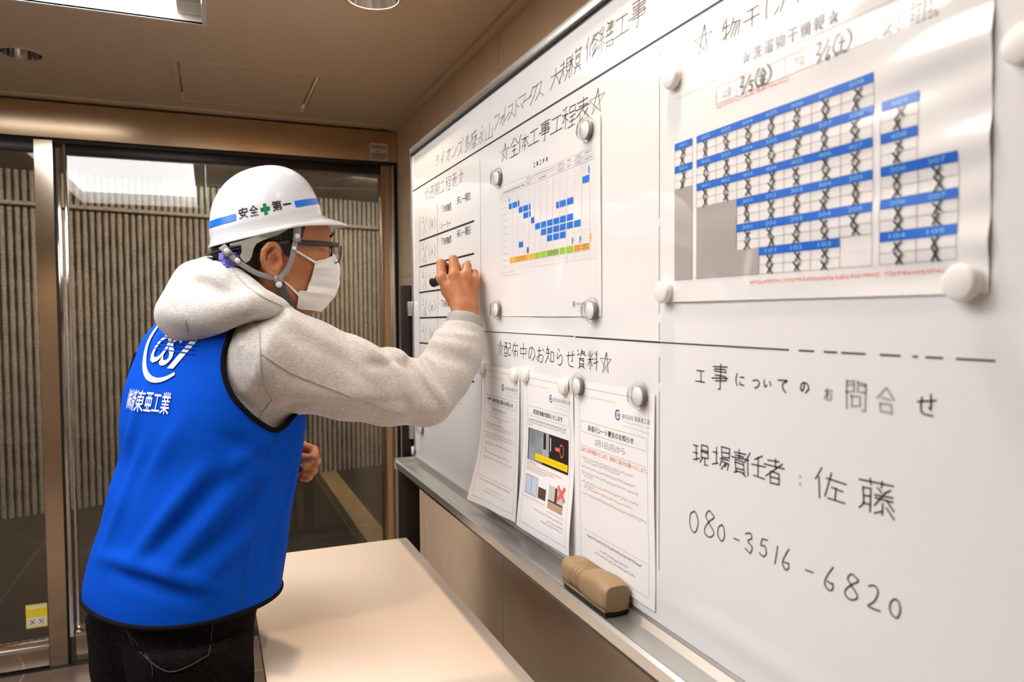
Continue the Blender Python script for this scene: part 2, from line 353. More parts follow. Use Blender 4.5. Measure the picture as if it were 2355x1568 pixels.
for k, s in enumerate((-.9, .75, 2.1)):
    p = WP0+WD*s+WN*1.15
    soft('lobby_lamp', (p[0], p[1], LZ-.02), LOBBY_E, (1.0, .85, .70), (.5, .2), (p[0]-.2, p[1]+.9, .6))
p = WP0+WD*1.0+WN*.13
lo_ = soft('cornice_lamp', (p[0], p[1], LZ-.01), 5.0, (.92, 1., .93), (4.8, .03), (p[0]+.02, p[1]+.10, 2.3))

# ceiling lights: white coffers with a luminous diffuser
hd_ = .085
def coffer(x0, x1, y0, y1, label, note):
    t = thing('ceiling_light', label, 'ceiling light', ((x0+x1)/2, (y0+y1)/2, CZ), 'recessed light panels'); mb = MB()
    for a, b in (((x0, y0), (x1, y0)), ((x1, y0), (x1, y1)), ((x1, y1), (x0, y1)), ((x0, y1), (x0, y0))):
        mb.add([(*a, CZ-.004), (*b, CZ-.004), (*b, CZ+hd_), (*a, CZ+hd_)], [(0, 1, 2, 3)])
    mb.build('coffer', M['coffer'], t); mb = MB(); w = .012
    for lo, hi in (((x0-w, y0-w), (x1+w, y0)), ((x0-w, y1), (x1+w, y1+w)), ((x0-w, y0), (x0, y1)), ((x1, y0), (x1+w, y1))):
        mb.box((*lo, CZ-.005), (*hi, CZ+.001))
    mb.build('trim_frame', M['coffer'], t); box('diffuser', (x0, y0, CZ+hd_), (x1, y1, CZ+hd_+.01), M['panel'], t)
    if not note: return
    box('end_cap', (x1-.066, y0+.002, CZ+.018), (x1-.002, y1-.002, CZ+.06), M['coffer'], t)
    lb = box('label', (x1-.060, y1-.42, CZ+.0165), (x1-.004, y1-.10, CZ+.0178), M['white_label'], t); mb = MB()
    for k in range(3): mb.box((x1-.034, y1-.20+.022*k, CZ+.0158), (x1-.012, y1-.186+.022*k, CZ+.0164))
    mb.build('label_text', M['label_text'], lb)
coffer(PX0, PX1, PY0, PY1, 'large bright light panel recessed in the ceiling at the top left', True)
coffer(*P2, 'second light panel in the ceiling left of the viewer, out of the photo', False)
coffer(*P3, 'third light panel far to the left of the viewer, out of the photo', False)

# downlights
def downlight(x, y, r, label, lit, en=SPOT_E, cone=130):
    t = thing('downlight', label, 'ceiling light', (x, y, CZ), 'recessed round downlights')
    MB().lathe((x, y, CZ), (0, 0, 1), [(r*1.0, -.0006), (r*1.0, -.004), (r*.90, -.004), (r*.88, 0)], 40, 0, False).build('ring', M['ceiling'], t, True)
    MB().lathe((x, y, CZ), (0, 0, 1), [(r*.89, -.003), (r*.80, .06), (r*.55, .13)], 40, 0, False).build('reflector', M['chrome'], t, True)
    MB().lathe((x, y, CZ), (0, 0, 1), [(r*.56, .129), (r*.5, .155), (0.0001, .16)], 24).build('bulb', M['bulb'] if lit else M['dark_metal'], t, True)
    if lit: lamp('downlight_lamp', 'SPOT', (x, y, CZ+.10), en, WARM, (x, y, 0), spot_size=math.radians(cone), spot_blend=.8, shadow_soft_size=.04)
downlight(*DL[0], 'unlit round downlight in the ceiling near the left edge above the door', False)
downlight(*DL[1], 'chrome downlight in the ceiling above the far end of the whiteboard', True, 48)
downlight(*DLB[0], 'added warm fill downlight above the whiteboard, out of the photo', True, 34)
downlight(*DLB[1], 'lit warm downlight washing the wall behind the viewer, right one', True, 70)
downlight(*DLB[2], 'lit warm downlight washing the wall behind the viewer, left one', True, 70)

# ceiling hatch
HX = (-0.084, 0.392); HY = (2.722, 3.215)
t = thing('access_hatch', 'square beige access hatch in the ceiling in front of the glass door', 'hatch', (sum(HX)/2, sum(HY)/2, CZ))
mb = MB(); w = .016
for lo, hi in (((HX[0]-w, HY[0]-w), (HX[1]+w, HY[0]+.002)), ((HX[0]-w, HY[1]-.002), (HX[1]+w, HY[1]+w)), ((HX[0]-w, HY[0]), (HX[0]+.002, HY[1])), ((HX[1]-.002, HY[0]), (HX[1]+w, HY[1]))):
    mb.box((*lo, CZ-.004), (*hi, CZ+.03))
mb.build('frame', M['ceiling'], t)
box('cover', (HX[0]+.010, HY[0]+.014, CZ-.001), (HX[1]-.022, HY[1]-.014, CZ+.02), M['ceiling'], t)
for x in (.0, .12, .24): box('latch', (x, HY[0]+.001, CZ-.006), (x+.02, HY[0]+.009, CZ-.001), M['ceiling'], t)

# labels on header and glass
t = thing('notice_label', 'small white printed label on the steel door header by the corner', 'label', (.735, YD-.012, 2.143))
lb = box('backing', (.694, YD-.0142, 2.104), (.776, YD-.0122, 2.182), M['white_label'], t)
mb = MB()
for z0, z1, x0, x1 in ((.158, .172, .70, .768), (.139, .149, .726, .735), (.127, .136, .70, .772), (.116, .124, .70, .772), (.108, .113, .705, .76)):
    x = x0
    while x < x1: 
        d = random.uniform(.003, .008); mb.box((x, YD-.0150, 2+z0), (min(x+d, x1), YD-.0143, 2+z1)); x += d+.0016
mb.build('print', M['label_text'], lb)
t = thing('door_sticker', 'yellow and white warning sticker low on the left glass door', 'sticker', (-.655, YD-.006, .2))
sx0, sx1, sz0, sz1 = -.693, -.620, .168, .262
lb = box('backing', (sx0, YD-.0078, sz0), (sx1, YD-.0062, sz1), M['stk_yellow'], t)
mb = MB(); mb.box((sx0+.004, YD-.0086, sz0+.006), (sx1-.004, YD-.0079, sz0+.042)); mb.box((sx0+.003, YD-.0086, sz1-.018), (sx1-.003, YD-.0079, sz1-.006)); mb.build('white_panel', M['stk_white'], lb)
mb = MB()
for cx in (sx0+.022, sx0+.052):
    for s in (-1, 1):
        mb.add([(cx-.010, YD-.0089, sz0+.024-s*.009), (cx-.007, YD-.0089, sz0+.024-s*.011), (cx+.010, YD-.0089, sz0+.024+s*.009), (cx+.007, YD-.0089, sz0+.024+s*.011)], [(0, 1, 2, 3)])
mb.build('symbols', M['label_text'], lb)

# ------------------------------------------------------------------ whiteboard on its stand
BX = .56; BY1 = 2.105; BY0 = .24; BZ0 = EYE-.425; BZ1 = EYE+.466
wb = thing('whiteboard', 'large white magnetic whiteboard on a stand, covered in handwritten notices', 'whiteboard', (.60, 1.2, 0))
box('panel', (BX, BY0, BZ0), (BX+.018, BY1, BZ1), M['board'], wb)
box('top_frame', (BX-.006, BY0-.012, BZ1), (BX+.026, BY1+.010, BZ1+.018), M['alu'], wb, .002)
box('frame_gasket', (BX-.0065, BY0-.01, BZ1-.0035), (BX-.0005, BY1, BZ1-.0005), M['gasket'], wb)
box('side_frame', (BX-.004, BY1+.0002, BZ0-.012), (BX+.026, BY1+.012, BZ1-.0005), M['alu'], wb, .002)
box('side_frame', (BX-.004, BY0-.012, BZ0-.012), (BX+.026, BY0-.0002, BZ1-.0005), M['alu'], wb, .002)
box('bottom_frame', (BX-.001, BY0, BZ0-.014), (BX+.026, BY1, BZ0-.0005), M['alu'], wb)
TX = .500; TZ = BZ0-.004
mb = MB(); prof = [(BX-.0015, TZ-.002), (BX-.012, TZ-.009), (TX+.010, TZ-.010), (TX+.006, TZ-.002), (TX, TZ+.001), (TX-.0045, TZ-.003), (TX-.004, TZ-.020), (TX+.004, TZ-.024), (BX-.0015, TZ-.016)]
n = len(prof); mb.add([(x, BY0, z) for x, z in prof]+[(x, BY1-.01, z) for x, z in prof], [(k, (k+1) % n, n+(k+1) % n, n+k) for k in range(n)]+[tuple(range(n))[::-1], tuple(range(n, 2*n))])
tray = mb.build('tray', M['alu'], wb)
box('tray_end_cap', (TX-.007, BY1-.0095, TZ-.026), (BX+.01, BY1+.004, TZ+.006), M['alu'], tray, .003)
for y0, y1 in ((2.128, 2.172), (.20, .235)):
    box('stand_leg', (.520, y0, .03), (.577, y1, BZ0-.03), M['dark_metal'], wb, .004)
    box('stand_leg', (.533, y0+.004, BZ0-.03), (.577, y1-.004, EYE+.085), M['dark_metal'], wb, .003)
    ft = box('stand_foot', (.36, y0-.002, .035), (.80, y1+.002, .075), M['dark_metal'], wb, .006)
    for x in (.385, .775): MB().lathe((x, (y0+y1)/2-.012, .0225), (0, 1, 0), [(.0001, 0), (.022, 0), (.022, .024), (.0001, .024)], 20).build('caster', M['black'], ft, True)
box('stand_crossbar', (.530, .236, BZ0-.062), (.560, 2.127, BZ0-.032), M['dark_metal'], wb, .003)
for pz in (EYE+.015, EYE-.352):
    box('clamp', (.545, 2.1175, pz-.022), (.585, 2.134, pz+.022), M['alu'], wb, .004)

def b2(px, py): 
    p = on(0, px, py, BX); return np.array([p[1], p[2]])
def bdepth(px, py): return float(CM[2] @ (on(0, px, py, BX)-CAMP))
def ribbon(mb, pts, hw, x, mi=0, surf=None, round_=True):
    """flat pen line in board coordinates (y, z); viewer's right is -y"""
    P = [np.array(p, float) for p in pts]; Q = [P[0]]
    for p in P[1:]:
        if np.linalg.norm(p-Q[-1]) > 1e-6: Q.append(p)
    P = Q; n = len(P)
    if n < 2: P = [P[0], P[0]+np.array([hw, 0])]; n = 2
    T = [(P[min(i+1, n-1)]-P[max(i-1, 0)]) for i in range(n)]
    P[0] = P[0]-T[0]/np.linalg.norm(T[0])*hw*.6; P[-1] = P[-1]+T[-1]/np.linalg.norm(T[-1])*hw*.6
    L = []; R = []
    for i in range(n):
        d0 = (P[i]-P[i-1]) if i > 0 else (P[i+1]-P[i]); d1 = (P[i+1]-P[i]) if i < n-1 else d0
        d0 = d0/np.linalg.norm(d0); d1 = d1/np.linalg.norm(d1); n0 = np.array([-d0[1], d0[0]]); n1 = np.array([-d1[1], d1[0]]); m = n0+n1
        q = np.linalg.norm(m); m = n0 if q < .3 else m/q; k = min(1.5, 1/max(.45, m@n0)); L.append(P[i]+m*hw*k); R.append(P[i]-m*hw*k)
    vs = [(x, *p) for p in L+R] if surf is None else [surf(p) for p in L+R]
    mb.add(vs, [(i, i+1, n+i+1, n+i) for i in range(n-1)], mi)
def catmull(P, k=6):
    P = [np.array(p, float) for p in P]; out = []
    for i in range(len(P)-1):
        a = P[max(i-1, 0)]; b = P[i]; c = P[i+1]; d = P[min(i+2, len(P)-1)]
        for j in range(k):
            t = j/k; out.append(.5*(2*b+(c-a)*t+(2*a-5*b+4*c-d)*t*t+(3*b-a-3*c+d)*t**3))
    out.append(P[-1]); return out
G = {}
for ln in """ラ 2272 14844839
イ 714516 4449
オ 1393 616948 634618
ン 1233 185793
ズ 12725619 5689 7081 8192
多 5023 41715325 4253 6437 55956829 5667
摩 5051 1191 111609 2353 3235 3325 6393 7275 7365 7395 3685 3787 2898 565949
永 5061 33535948 154518 8355 5599
山 5158 141898 9499
フ 12826629
ォ 3595 747969 7538
レ 313895
ス 12725619 5699
ト 4149 4486
マ 129257 3568
ー 1595
ク 4115 42826629
大 1494 515419 5499
規 1242 0454 313409 3547 6166969161 6393 6494 7659 868999
模 0333 2129 2307 2436 4191 5052 8082 5383865653 5484 4797 6649 7799
修 2004 1319 3338 5043 5191 8144 5294 7456 8558 9659
繕 200223 310534 2529 1608 3647 5061 8071 5191 5292 4393 7175 5465 8485 4595 5759999757
工 1282 5258 0898
事 1191 2223838222 248486 0595 2686 505949
全 5014 5094 3474 3676 1999 5459
体 2004 1319 3393 6169 6337 6397 5777
程 3001 0343 2129 2306 2446 5191935351 5595 5797 4999 7579
表 1181 2383 0494 5054 5417 363958 8567 5599
週 1122 042417 08285999 313537 319197 5272 4484 6164 5575765655
間 1119 11414414 1242 61919989 616494 6292 3575783835 3676
問 1119 11414414 1242 61919989 616494 6292 3575783835
配 0141 0343490903 2115 313445 0747 61919464 64689897
布 1292 4006 3538 35858877 5359
中 1316969313 5059
の 5246281623528396 9669
お 1363 313818175586795949 7293
知 2013 1242 0454 323509 3658 6368989363
ら 3152 232664866939
せ 1493 717666 323889
資 1021 1332 5042 518172 6143 6293 3438787434 3575 3777 4829 6889
料 0113 4133 0454 2029 2407 3547 6172 6374 5695 8089
に 211529 5393 565898
つ 1463957849
い 121628 2846 7396
て 1292 92545789
合 5004 5094 3474 2629898626
現 0232 0535 0847 2228 5156969151 5393 5494 6649 7679 7999
場 0333 2127 0837 5054949050 5292 4595 5548 569689 7659 8678
責 2181 3272 1393 5053 3438787434 3575 3777 4829 6889
任 2004 1319 8042 3494 6168 4898
者 2171 5053 0393 8117 3539797535 3777
佐 2004 1319 3393 5138 5585 6568 4898
藤 0191 3032 6062 131709 133339 1535 1737 5263 8273 4494 4595 7347 7597 6669 7799 6849
物 1104 0343 2029 0745 6145 53938978 7348 8468
干 2282 0595 5259
し 21274986
ハ 3108 6199
月 313719 31717969 3474 3676
火 515519 5599 2335 8375
水 515949 144418 8365 5498
木 1393 5159 5318 5398
金 5014 5094 3474 2686 5459 3748 7768 1999
土 2484 5159 1999
下 1191 5159 5475
地 0333 2127 0837 459396 6167 525898
補 2022 023206 2429 3526 4292 5359 539399 5595 5797 7079
床 5051 1191 1109 2494 5259 5428 5498
シ 2132 1425 195793
撤 0232 2029 0635 4161 504363 4449 446469 4666 8074 7292 9269 7599
去 2282 5055 1595 552988 7799
リ 3135 717659
グ 31261 
0 502216396985715050
8 8150325487693927548281
3 216072447669 6928
5 413464775928 4181
1 6049
6 603427496866 6636
2 215072562989
- 2575
☆ 507903932950
( 725487 
) 324537
/ 8119
・ 4555
: 4455 4758""".splitlines():
    c, *st = ln.split()
    G[c] = [[(int(a), int(b)) for a, b in zip(s[::2], s[1::2])] for s in st]
G['('] = [[(7, 0), (4, 3), (4, 6), (7, 9)]]; G[')'] = [[(3, 0), (6, 3), (6, 6), (3, 9)]]; G['・'] = [[(4, 4), (5, 5)]]; G[':'] = [[(5, 3), (5, 4)], [(5, 7), (5, 8)]]
CURVY = set('のおらせについてし08362()5')
def glyph(mb, c, y, z, h, w, hw, x=BX-.0004, mi=0, jit=.25, slant=0., surf=None):
    for st in G[c]:
        P = [(a+random.uniform(-jit, jit), b+random.uniform(-jit, jit)) for a, b in st]
        if c in CURVY and len(P) > 2: P = catmull(P, 5)
        ribbon(mb, [(y-((a-4.5)/9*w+slant*(4.5-b)/9*h), z+(4.5-b)/9*h) for a, b in P], hw, x, mi, surf)
def write(name, items, m, hw, wr=.85, jit=.25, slant=0., parent=None, x=BX-.0004):
    """items: (char, px, py, height px)"""
    mb = MB()
    for c, px, py, hp in items:
        y, z = b2(px, py); h = hp*bdepth(px, py)/FPX
        glyph(mb, c, y, z, h, h*wr, hw, x, 0, jit, slant)
    return mb.build(name, m, parent if parent is not None else wb)
def spread(txt, a, b, h0, h1):
    n = len(txt); A, B = b2(*a), b2(*b); out = []
    for i, c in enumerate(txt):
        t = i/(n-1); p = A+(B-A)*t; q = CM @ (np.array([BX, p[0], p[1]])-CAMP)
        px, py = W/2+FPX*q[0]/q[2], H/2-FPX*q[1]/q[2]
        if c != ' ': out.append((c, px, py, h0+(h1-h0)*(px-a[0])/(b[0]-a[0])))
    return out
write('site_name_writing', spread('ライオンズ多摩永山', (1006, 367), (1124, 302), 30, 42)+spread('フォレストマークス', (1142, 277), (1240, 205), 38, 44)+spread('大規模', (1277, 176), (1323, 141), 48, 52)+spread('修繕工事', (1362, 106), (1467, 28), 52, 64), M['ink_thin'], .0009, 1.15, .3, .12)
write('overall_schedule_heading', spread('☆全体工事工程表☆', (1161, 350), (1373, 232), 38, 52), M['ink'], .0008, 1.35, .25, .1)
write('weekly_schedule_heading', spread('☆週間工程表☆', (981, 446), (1060, 406), 30, 32), M['ink_thin'], .0008, 1.2, .25, .1)
write('handout_heading', spread('☆配布中のお知らせ資料☆', (1150.7, 800), (1393, 833), 34, 46), M['ink'], .0008, 1.05, .25, .05)
write('laundry_heading', [('☆', 1617, 92, 64), ('物', 1681, 66, 60), ('干', 1728, 39, 58), ('し', 1775, 14, 60), ('ハ', 1817, -6, 60)], M['ink_thin'], .0009, 1.0, .25, .05)
write('contact_heading', [('工', 1611, 863, 36), ('事', 1655, 866, 60), ('に', 1701, 872, 32), ('つ', 1738, 878, 28), ('い', 1765, 881, 26), ('て', 1799, 884, 34), ('の', 1850, 888, 30), ('せ', 2128, 928, 56)], M['ink'], .0008, .95, .3)
write('faded_writing', [('お', 1905, 904, 30), ('問', 1966, 906, 72), ('合', 2036, 920, 56)], M['ink_fade'], .0011, .8, .3)
write('manager_writing', [('現', 1611, 1041, 48), ('場', 1658, 1052, 52), ('責', 1699, 1062, 56), ('任', 1737, 1072, 58), ('者', 1780, 1083, 58), ('佐', 1910, 1116, 76), ('藤', 2016, 1141, 80)], M['ink'], .0008, 1.15, .28)
write('colon_writing', [(':', 1840, 1100, 40)], M['ink_fade'], .0012, .4, .1)
write('phone_number_writing', [('0', 1596, 1198, 46), ('8', 1629, 1203, 58), ('0', 1659, 1224, 36), ('-', 1694, 1237, 40), ('3', 1722, 1247, 46), ('5', 1755, 1257, 46), ('1', 1784, 1275, 44), ('6', 1809, 1286, 50), ('-', 1862, 1311, 46), ('6', 1909, 1330, 58), ('8', 1956, 1347, 58), ('2', 2009, 1372, 54), ('0', 2059, 1397, 42)], M['ink'], .0008, .88, .22)
def lines(name, L, m, parent=None):
    mb = MB()
    for a, b, hw in L: ribbon(mb, [b2(*a), b2(*b)], hw, BX-.0003)
    return mb.build(name, m, parent or wb)
def dashes(a, b, hw, segs):
    A, B = b2(*a), b2(*b); out = []
    for s0, s1 in segs: out.append((A+(B-A)*s0, A+(B-A)*s1, hw))
    return out
lines('ruled_line', [((949, 440), (1660.5, 0), .0017)], M['ink'])
mb = MB(); q0, q1 = b2(1640, 12.5), b2(1660.5, 0); dd = (q1-q0)/abs(q1[0]-q0[0]); ribbon(mb, [q1, q1+dd*(q1[0]-.26)], .0017, BX-.0003); mb.build('ruled_line', M['ink'], wb)
lines('ruled_line', [((1104, 366), (1107, 800), .0006), ((1107, 800), (1108, 985), .0008)], M['ink_thin'])
mb = MB(); A, B = b2(1517, 115), b2(1516, 1312)
for k in range(60):
    if k < 40 and random.random() < .35: continue
    ribbon(mb, [A+(B-A)*k/60, A+(B-A)*(k+.93)/60], .0006, BX-.0003)
mb.build('ruled_line', M['ink_thin'], wb)
mb = MB(); ribbon(mb, [b2(1108, 762), b2(1320, 773.5)], .0008, BX-.0003); ribbon(mb, [b2(1324, 774.5), b2(1514, 787), b2(1520, 787.5)], .0012, BX-.0003); ribbon(mb, [b2(1522, 787.5), b2(1814, 804.5)], .0009, BX-.0003)
for a, b in ((1838, 1872), (1896, 1925), (1936, 1990), (2025, 2070), (2100, 2110), (2130, 2168), (2200, 2230), (2232, 2288)):
    f = lambda x: 804.5+(x-1814)*(832-804.5)/(2330-1814)
    ribbon(mb, [b2(a, f(a)), b2(b, f(b))], .0009, BX-.0003)
mb.build('ruled_line', M['ink'], wb)
rows = [((965, 554), (1090, 508)), ((965, 614), (1090, 583)), ((964, 673), (1090, 655)), ((965, 731), (1090, 727)), ((965, 788), (1090, 800)), ((965, 847), (1090, 878))]
for a, b in rows: lines('weekly_table_rule', [(a, b, .0022)], M['ink'])
lines('weekly_table_rule', [((965.5, 497), (965.5, 840), .0010)], M['ink_thin']); lines('weekly_table_rule', [((1006, 476), (1007, 986), .0009), ((1003, 468), (1006, 482), .0009)], M['ink_thin'])
days = '月火水木金'
for k, (cx, cyy) in enumerate(((985, 517), (985, 579), (985, 643), (985, 706), (985, 768))):
    it = [('2', 973, cyy-12, 13), ('/', 977, cyy+1, 44), (str(k+1) if str(k+1) in G else '1', 979, cyy+16, 13), ('(', 988, cyy, 26), (days[k], 993.5, cyy-3+k*1.2, 17), (')', 1000, cyy-4, 26)]
    if k == 3: it = it[:2]+it[3:]; 
    write('date_writing', it, M['ink_thin'], .0008, 1.2, .2)
mb = MB(); p = b2(979, 722)
ribbon(mb, [p+(.007, .010), p+(.008, -.002), p+(-.009, -.002)], .0010, BX-.0004); ribbon(mb, [p+(-.003, .006), p+(-.004, -.011)], .0010, BX-.0004); mb.build('date_writing', M['ink_thin'], wb)
def entry(dx, dy):
    return spread('・下地補修', (1011, 482+dy), (1035, 475+dy), 17, 18)+spread('・床シー撤去', (1049, 463+dy), (1079, 450+dy), 16, 20)
write('task_writing', entry(0, 0)+spread('・シーリー', (1011, 520), (1034, 512), 12, 16), M['ink'], .0007, 1.15, .2)
for k, dy in enumerate((74, 148, 216, 286, 358)): 
    it = entry(0, dy)
    it = [(c, px, py+(px-1011)*(.06+.075*k), h) for c, px, py, h in it]
    write('task_writing', it, M['ink'], .0007, 1.15, .2)
write('red_writing', [('工', 1057.5, 921, 18)], M['ink_red'], .0009, .9, .1)

# ------------------------------------------------------------------ sheets of paper and magnets
_tc = {}
def text2d(s, thick=0.0, shear=0.):
    """filled lettering outline as (verts, faces), unit em, left aligned on the baseline"""
    k = (s, thick, shear)
    if k in _tc: return _tc[k]
    cu = bpy.data.curves.new('lettering', 'FONT'); cu.body = s; cu.size = 1; cu.resolution_u = 3; cu.offset = thick; cu.shear = shear
    o = bpy.data.objects.new('lettering', cu); COL.objects.link(o)
    dg = bpy.context.evaluated_depsgraph_get(); dg.update(); me = o.evaluated_get(dg).to_mesh()
    v = np.array([tuple(p.co) for p in me.vertices])[:, :2] if len(me.vertices) else np.zeros((0, 2)); f = [tuple(p.vertices) for p in me.polygons]
    o.evaluated_get(dg).to_mesh_clear(); bpy.data.objects.remove(o); bpy.data.curves.remove(cu)
    _tc[k] = (v, f); return v, f
class Sheet:
    def __init__(s, yl, yr, zt, zb, off, name, label, cat, m, group=None, nu=24, nv=32, th=.0003, lift=.00014):
        s.yl, s.yr, s.zt, s.zb, s.off, s.lift = yl, yr, zt, zb, off, lift
        s.w = yl-yr; s.h = zt-zb; vs = []
        for sd in (0, 1):
            for j in range(nv+1):
                for i in range(nu+1): vs.append(s.pt(i/nu, j/nv, -th*sd))
        K = (nu+1)*(nv+1); fs = []
        for j in range(nv):
            for i in range(nu):
                a = j*(nu+1)+i; q = (a, a+nu+1, a+nu+2, a+1); fs.append(q); fs.append(tuple(K+x for x in q[::-1]))
        rim = [i for i in range(nu+1)]+[j*(nu+1)+nu for j in range(1, nv+1)]+[nv*(nu+1)+i for i in range(nu-1, -1, -1)]+[j*(nu+1) for j in range(nv-1, 0, -1)]
        for a, b in zip(rim, rim[1:]+rim[:1]): fs.append((a, b, K+b, K+a))
        s.o = mesh(name, vs, fs, m, None); autosmooth(s.o, 40); tag(s.o, label, cat, group); s.mb = {}
    def pt(s, u, v, lift=0.): return (BX-s.off(u, v)-lift, s.yl-u*s.w, s.zt-v*s.h)
    def uv(s, px, py):
        y, z = b2(px, py); return ((s.yl-y)/s.w, (s.zt-z)/s.h)
    def get(s, n, m): 
        if n not in s.mb: s.mb[n] = (MB(), m)
        return s.mb[n][0]
    def rect(s, n, m, u0, v0, u1, v1, k=0):
        mb = s.get(n, m); nu = max(1, int((u1-u0)*24)+1); nv = max(1, int((v1-v0)*24)+1); L = s.lift*(1+k)
        vs = [s.pt(u0+(u1-u0)*i/nu, v0+(v1-v0)*j/nv, L) for j in range(nv+1) for i in range(nu+1)]
        mb.add(vs, [(j*(nu+1)+i, (j+1)*(nu+1)+i, (j+1)*(nu+1)+i+1, j*(nu+1)+i+1) for j in range(nv) for i in range(nu)])
    def hline(s, n, m, u0, u1, v, t=.0005, k=0): s.rect(n, m, u0, v-t/s.h/2, u1, v+t/s.h/2, k)
    def vline(s, n, m, u, v0, v1, t=.0005, k=0): s.rect(n, m, u-t/s.w/2, v0, u+t/s.w/2, v1, k)
    def frame(s, n, m, u0, v0, u1, v1, t=.0005, k=0):
        s.hline(n, m, u0, u1, v0, t, k); s.hline(n, m, u0, u1, v1, t, k); s.vline(n, m, u0, v0, v1, t, k); s.vline(n, m, u1, v0, v1, t, k)
    def text(s, n, m, txt, u0, v0, u1, v1, thick=.01, k=1, shear=0.):
        """lettering stretched to fill the box u0..u1, v0..v1"""
        v, f = text2d(txt, thick, shear)
        if not len(v): return
        lo, hi = v.min(0), v.max(0); q = (v-lo)/(hi-lo); s.get(n, m).add([s.pt(u0+(u1-u0)*a, v1+(v0-v1)*b, s.lift*(1+k)) for a, b in q], f)
    def greek(s, n, m, u0, u1, v, size=.0034, fill=1., k=1, dens=3):
        """a line of print too small to read: rows of tiny strokes"""
        mb = s.get(n, m); cu = size*.92/s.w; cv = size/s.h; u = u0; L = s.lift*(1+k); e = .10
        while u < u1-cu*.5:
            if random.random() < fill:
                for _ in range(dens):
                    if random.random() < .55: a, b, c, d = random.uniform(0, .3), random.uniform(0, .85), random.uniform(.6, .9), e
                    else: a, b, c, d = random.uniform(.1, .8), random.uniform(0, .3), e*1.1, random.uniform(.4, .7)
                    q = [(a, b), (a, b+d), (min(a+c, .95), b+d), (min(a+c, .95), b)]
                    mb.add([s.pt(u+x*cu, v+(y-.5)*cv, L) for x, y in q], [(0, 1, 2, 3)])
            u += cu
    def finish(s):
        for n, (mb, m) in s.mb.items(): mb.build(n, m, s.o)

# A3 schedule
yl, zt = b2(1150, 408); yr = b2(1384, 300)[0]; zb = b2(1150, 727)[1]; zt = b2(1383, 262)[1]
sch = Sheet(yl, yr, zt, zb, lambda u, v: .0022+.0006*math.sin(7*u+4*v), 'schedule_poster', 'wide construction schedule chart with blue bars and an orange and green bottom row', 'poster', M['lam'])
C5 = lambda x, y: (1140+x/5.058, 330+y/5.058)
U = lambda x, y=800: sch.uv(*C5(x, y))[0]; V = lambda x, y: sch.uv(*C5(x, y))[1]
sch.vline('border', M['p_pale'], U(1182, 400), .02, .985, .0006); sch.hline('border', M['p_pale'], .02, .985, .955, .0004)
cols = [205, 267, 330, 393, 462, 530, 603, 676, 757, 843, 928, 1018, 1113]; ul, ur = U(65), U(1175)
v1, v10 = V(172, 658), V(172, 1360); rv = lambda k: v1+(v10-v1)*(k-1)/9; dv = (v10-v1)/9
for k in range(-1, 24):
    sch.hline('grid_line', M['p_pale'], ul, ur, rv(.5)+dv*(k-1)*.5, .0003 if k % 2 else .0006)
for k in range(80):
    sch.vline('grid_line', M['p_pale'], U(170)+(ur-U(170))*k/80, rv(-.5), rv(11.3), .00018)
for c in cols: sch.vline('month_line', M['p_pink'], U(c), rv(-.4), rv(11.6), .0011, 1)
sch.vline('grid_line', M['p_pale'], ul, rv(-.5), rv(11.6), .0005); sch.hline('grid_line', M['p_line'], ul, ur, rv(11.5), .0008)
sch.rect('grey_cell', M['p_pale'], ul, rv(-.5), U(168), rv(.5), 1)
def bar(x0, x1, r, m='p_blue', hgt=.80, n='bar'): sch.rect(n, M[m], U(x0), rv(r)-dv*hgt/2, U(x1), rv(r)+dv*hgt/2, 2)
def rowof(x, y): return 1+9*(V(x, y)-v1)/(v10-v1)
B = [(170, 177, 1), (170, 203, 2), (211, 263, 2), (273, 290, 2), (283, 325, 3), (335, 388, 3), (400, 417, 3), (335, 388, 4), (400, 417, 4), (422, 458, 5)]
for x0, x1 in ((470, 527), (538, 598), (612, 673), (684, 752), (763, 832), (846, 918)): B.append((x0, x1, round(rowof(498, 960))))
for x0, x1 in ((538, 598), (612, 673), (684, 752), (763, 832), (846, 918), (932, 1006)): B.append((x0, x1, round(rowof(568, 1025))))
for x0, x1 in ((610, 670), (684, 750), (763, 830)): B.append((x0, x1, round(rowof(640, 1098))))
for x0, x1 in ((718, 752), (763, 832), (846, 920)): B.append((x0, x1, round(rowof(797, 692))))
B += [(1100, 1113, round(rowof(1106, 299))), (1030, 1110, round(rowof(1070, 410))), (278, 325, round(rowof(302, 1176))), (370, 390, round(rowof(380, 1240))), (905, 914, round(rowof(910, 1130))), (995, 1005, round(rowof(1000, 1110)))]
for x0, x1, r in B:
    bar(x0, x1, r, n='blue_bar')
    if x1-x0 > 25 and random.random() < .75: sch.greek('bar_text', M['p_navy'], U(x0+3), U(x0+(x1-x0)*.62), rv(r)+dv*.12, .0026, 1, 3)
for x in (372, 900, 990): sch.greek('bar_text', M['p_black'], U(x), U(x+36), rv(rowof(380, 1240) if x < 500 else rowof(950, 1122)), .0028, 1, 3)
for x0, x1 in ((172, 205), (213, 388), (400, 455), (925, 1008), (1020, 1103)): bar(x0, x1, 10, 'p_orange', .8, 'orange_bar')
bar(1113, 1128, round(rowof(1120, 1086)), 'p_orange', .9, 'orange_bar')
for x0, x1 in ((465, 523), (533, 594), (603, 670), (682, 745), (760, 825), (838, 913)): bar(x0, x1, 10, 'p_green', .8, 'green_bar')
for x0, x1 in ((245, 360), (615, 745), (940, 1098)):
    sch.greek('bar_text', M['p_black'], U(x0), U(x1), rv(10)-dv*.16, .0036, 1, 3, 4); sch.greek('bar_text', M['p_black'], U(x0-6), U(x1+6), rv(10)+dv*.16, .0034, 1, 3, 4)
for k in range(1, 12): sch.greek('row_label', M['p_grey'], U(95), U(140), rv(k)-.004, .0030, 1, 1)
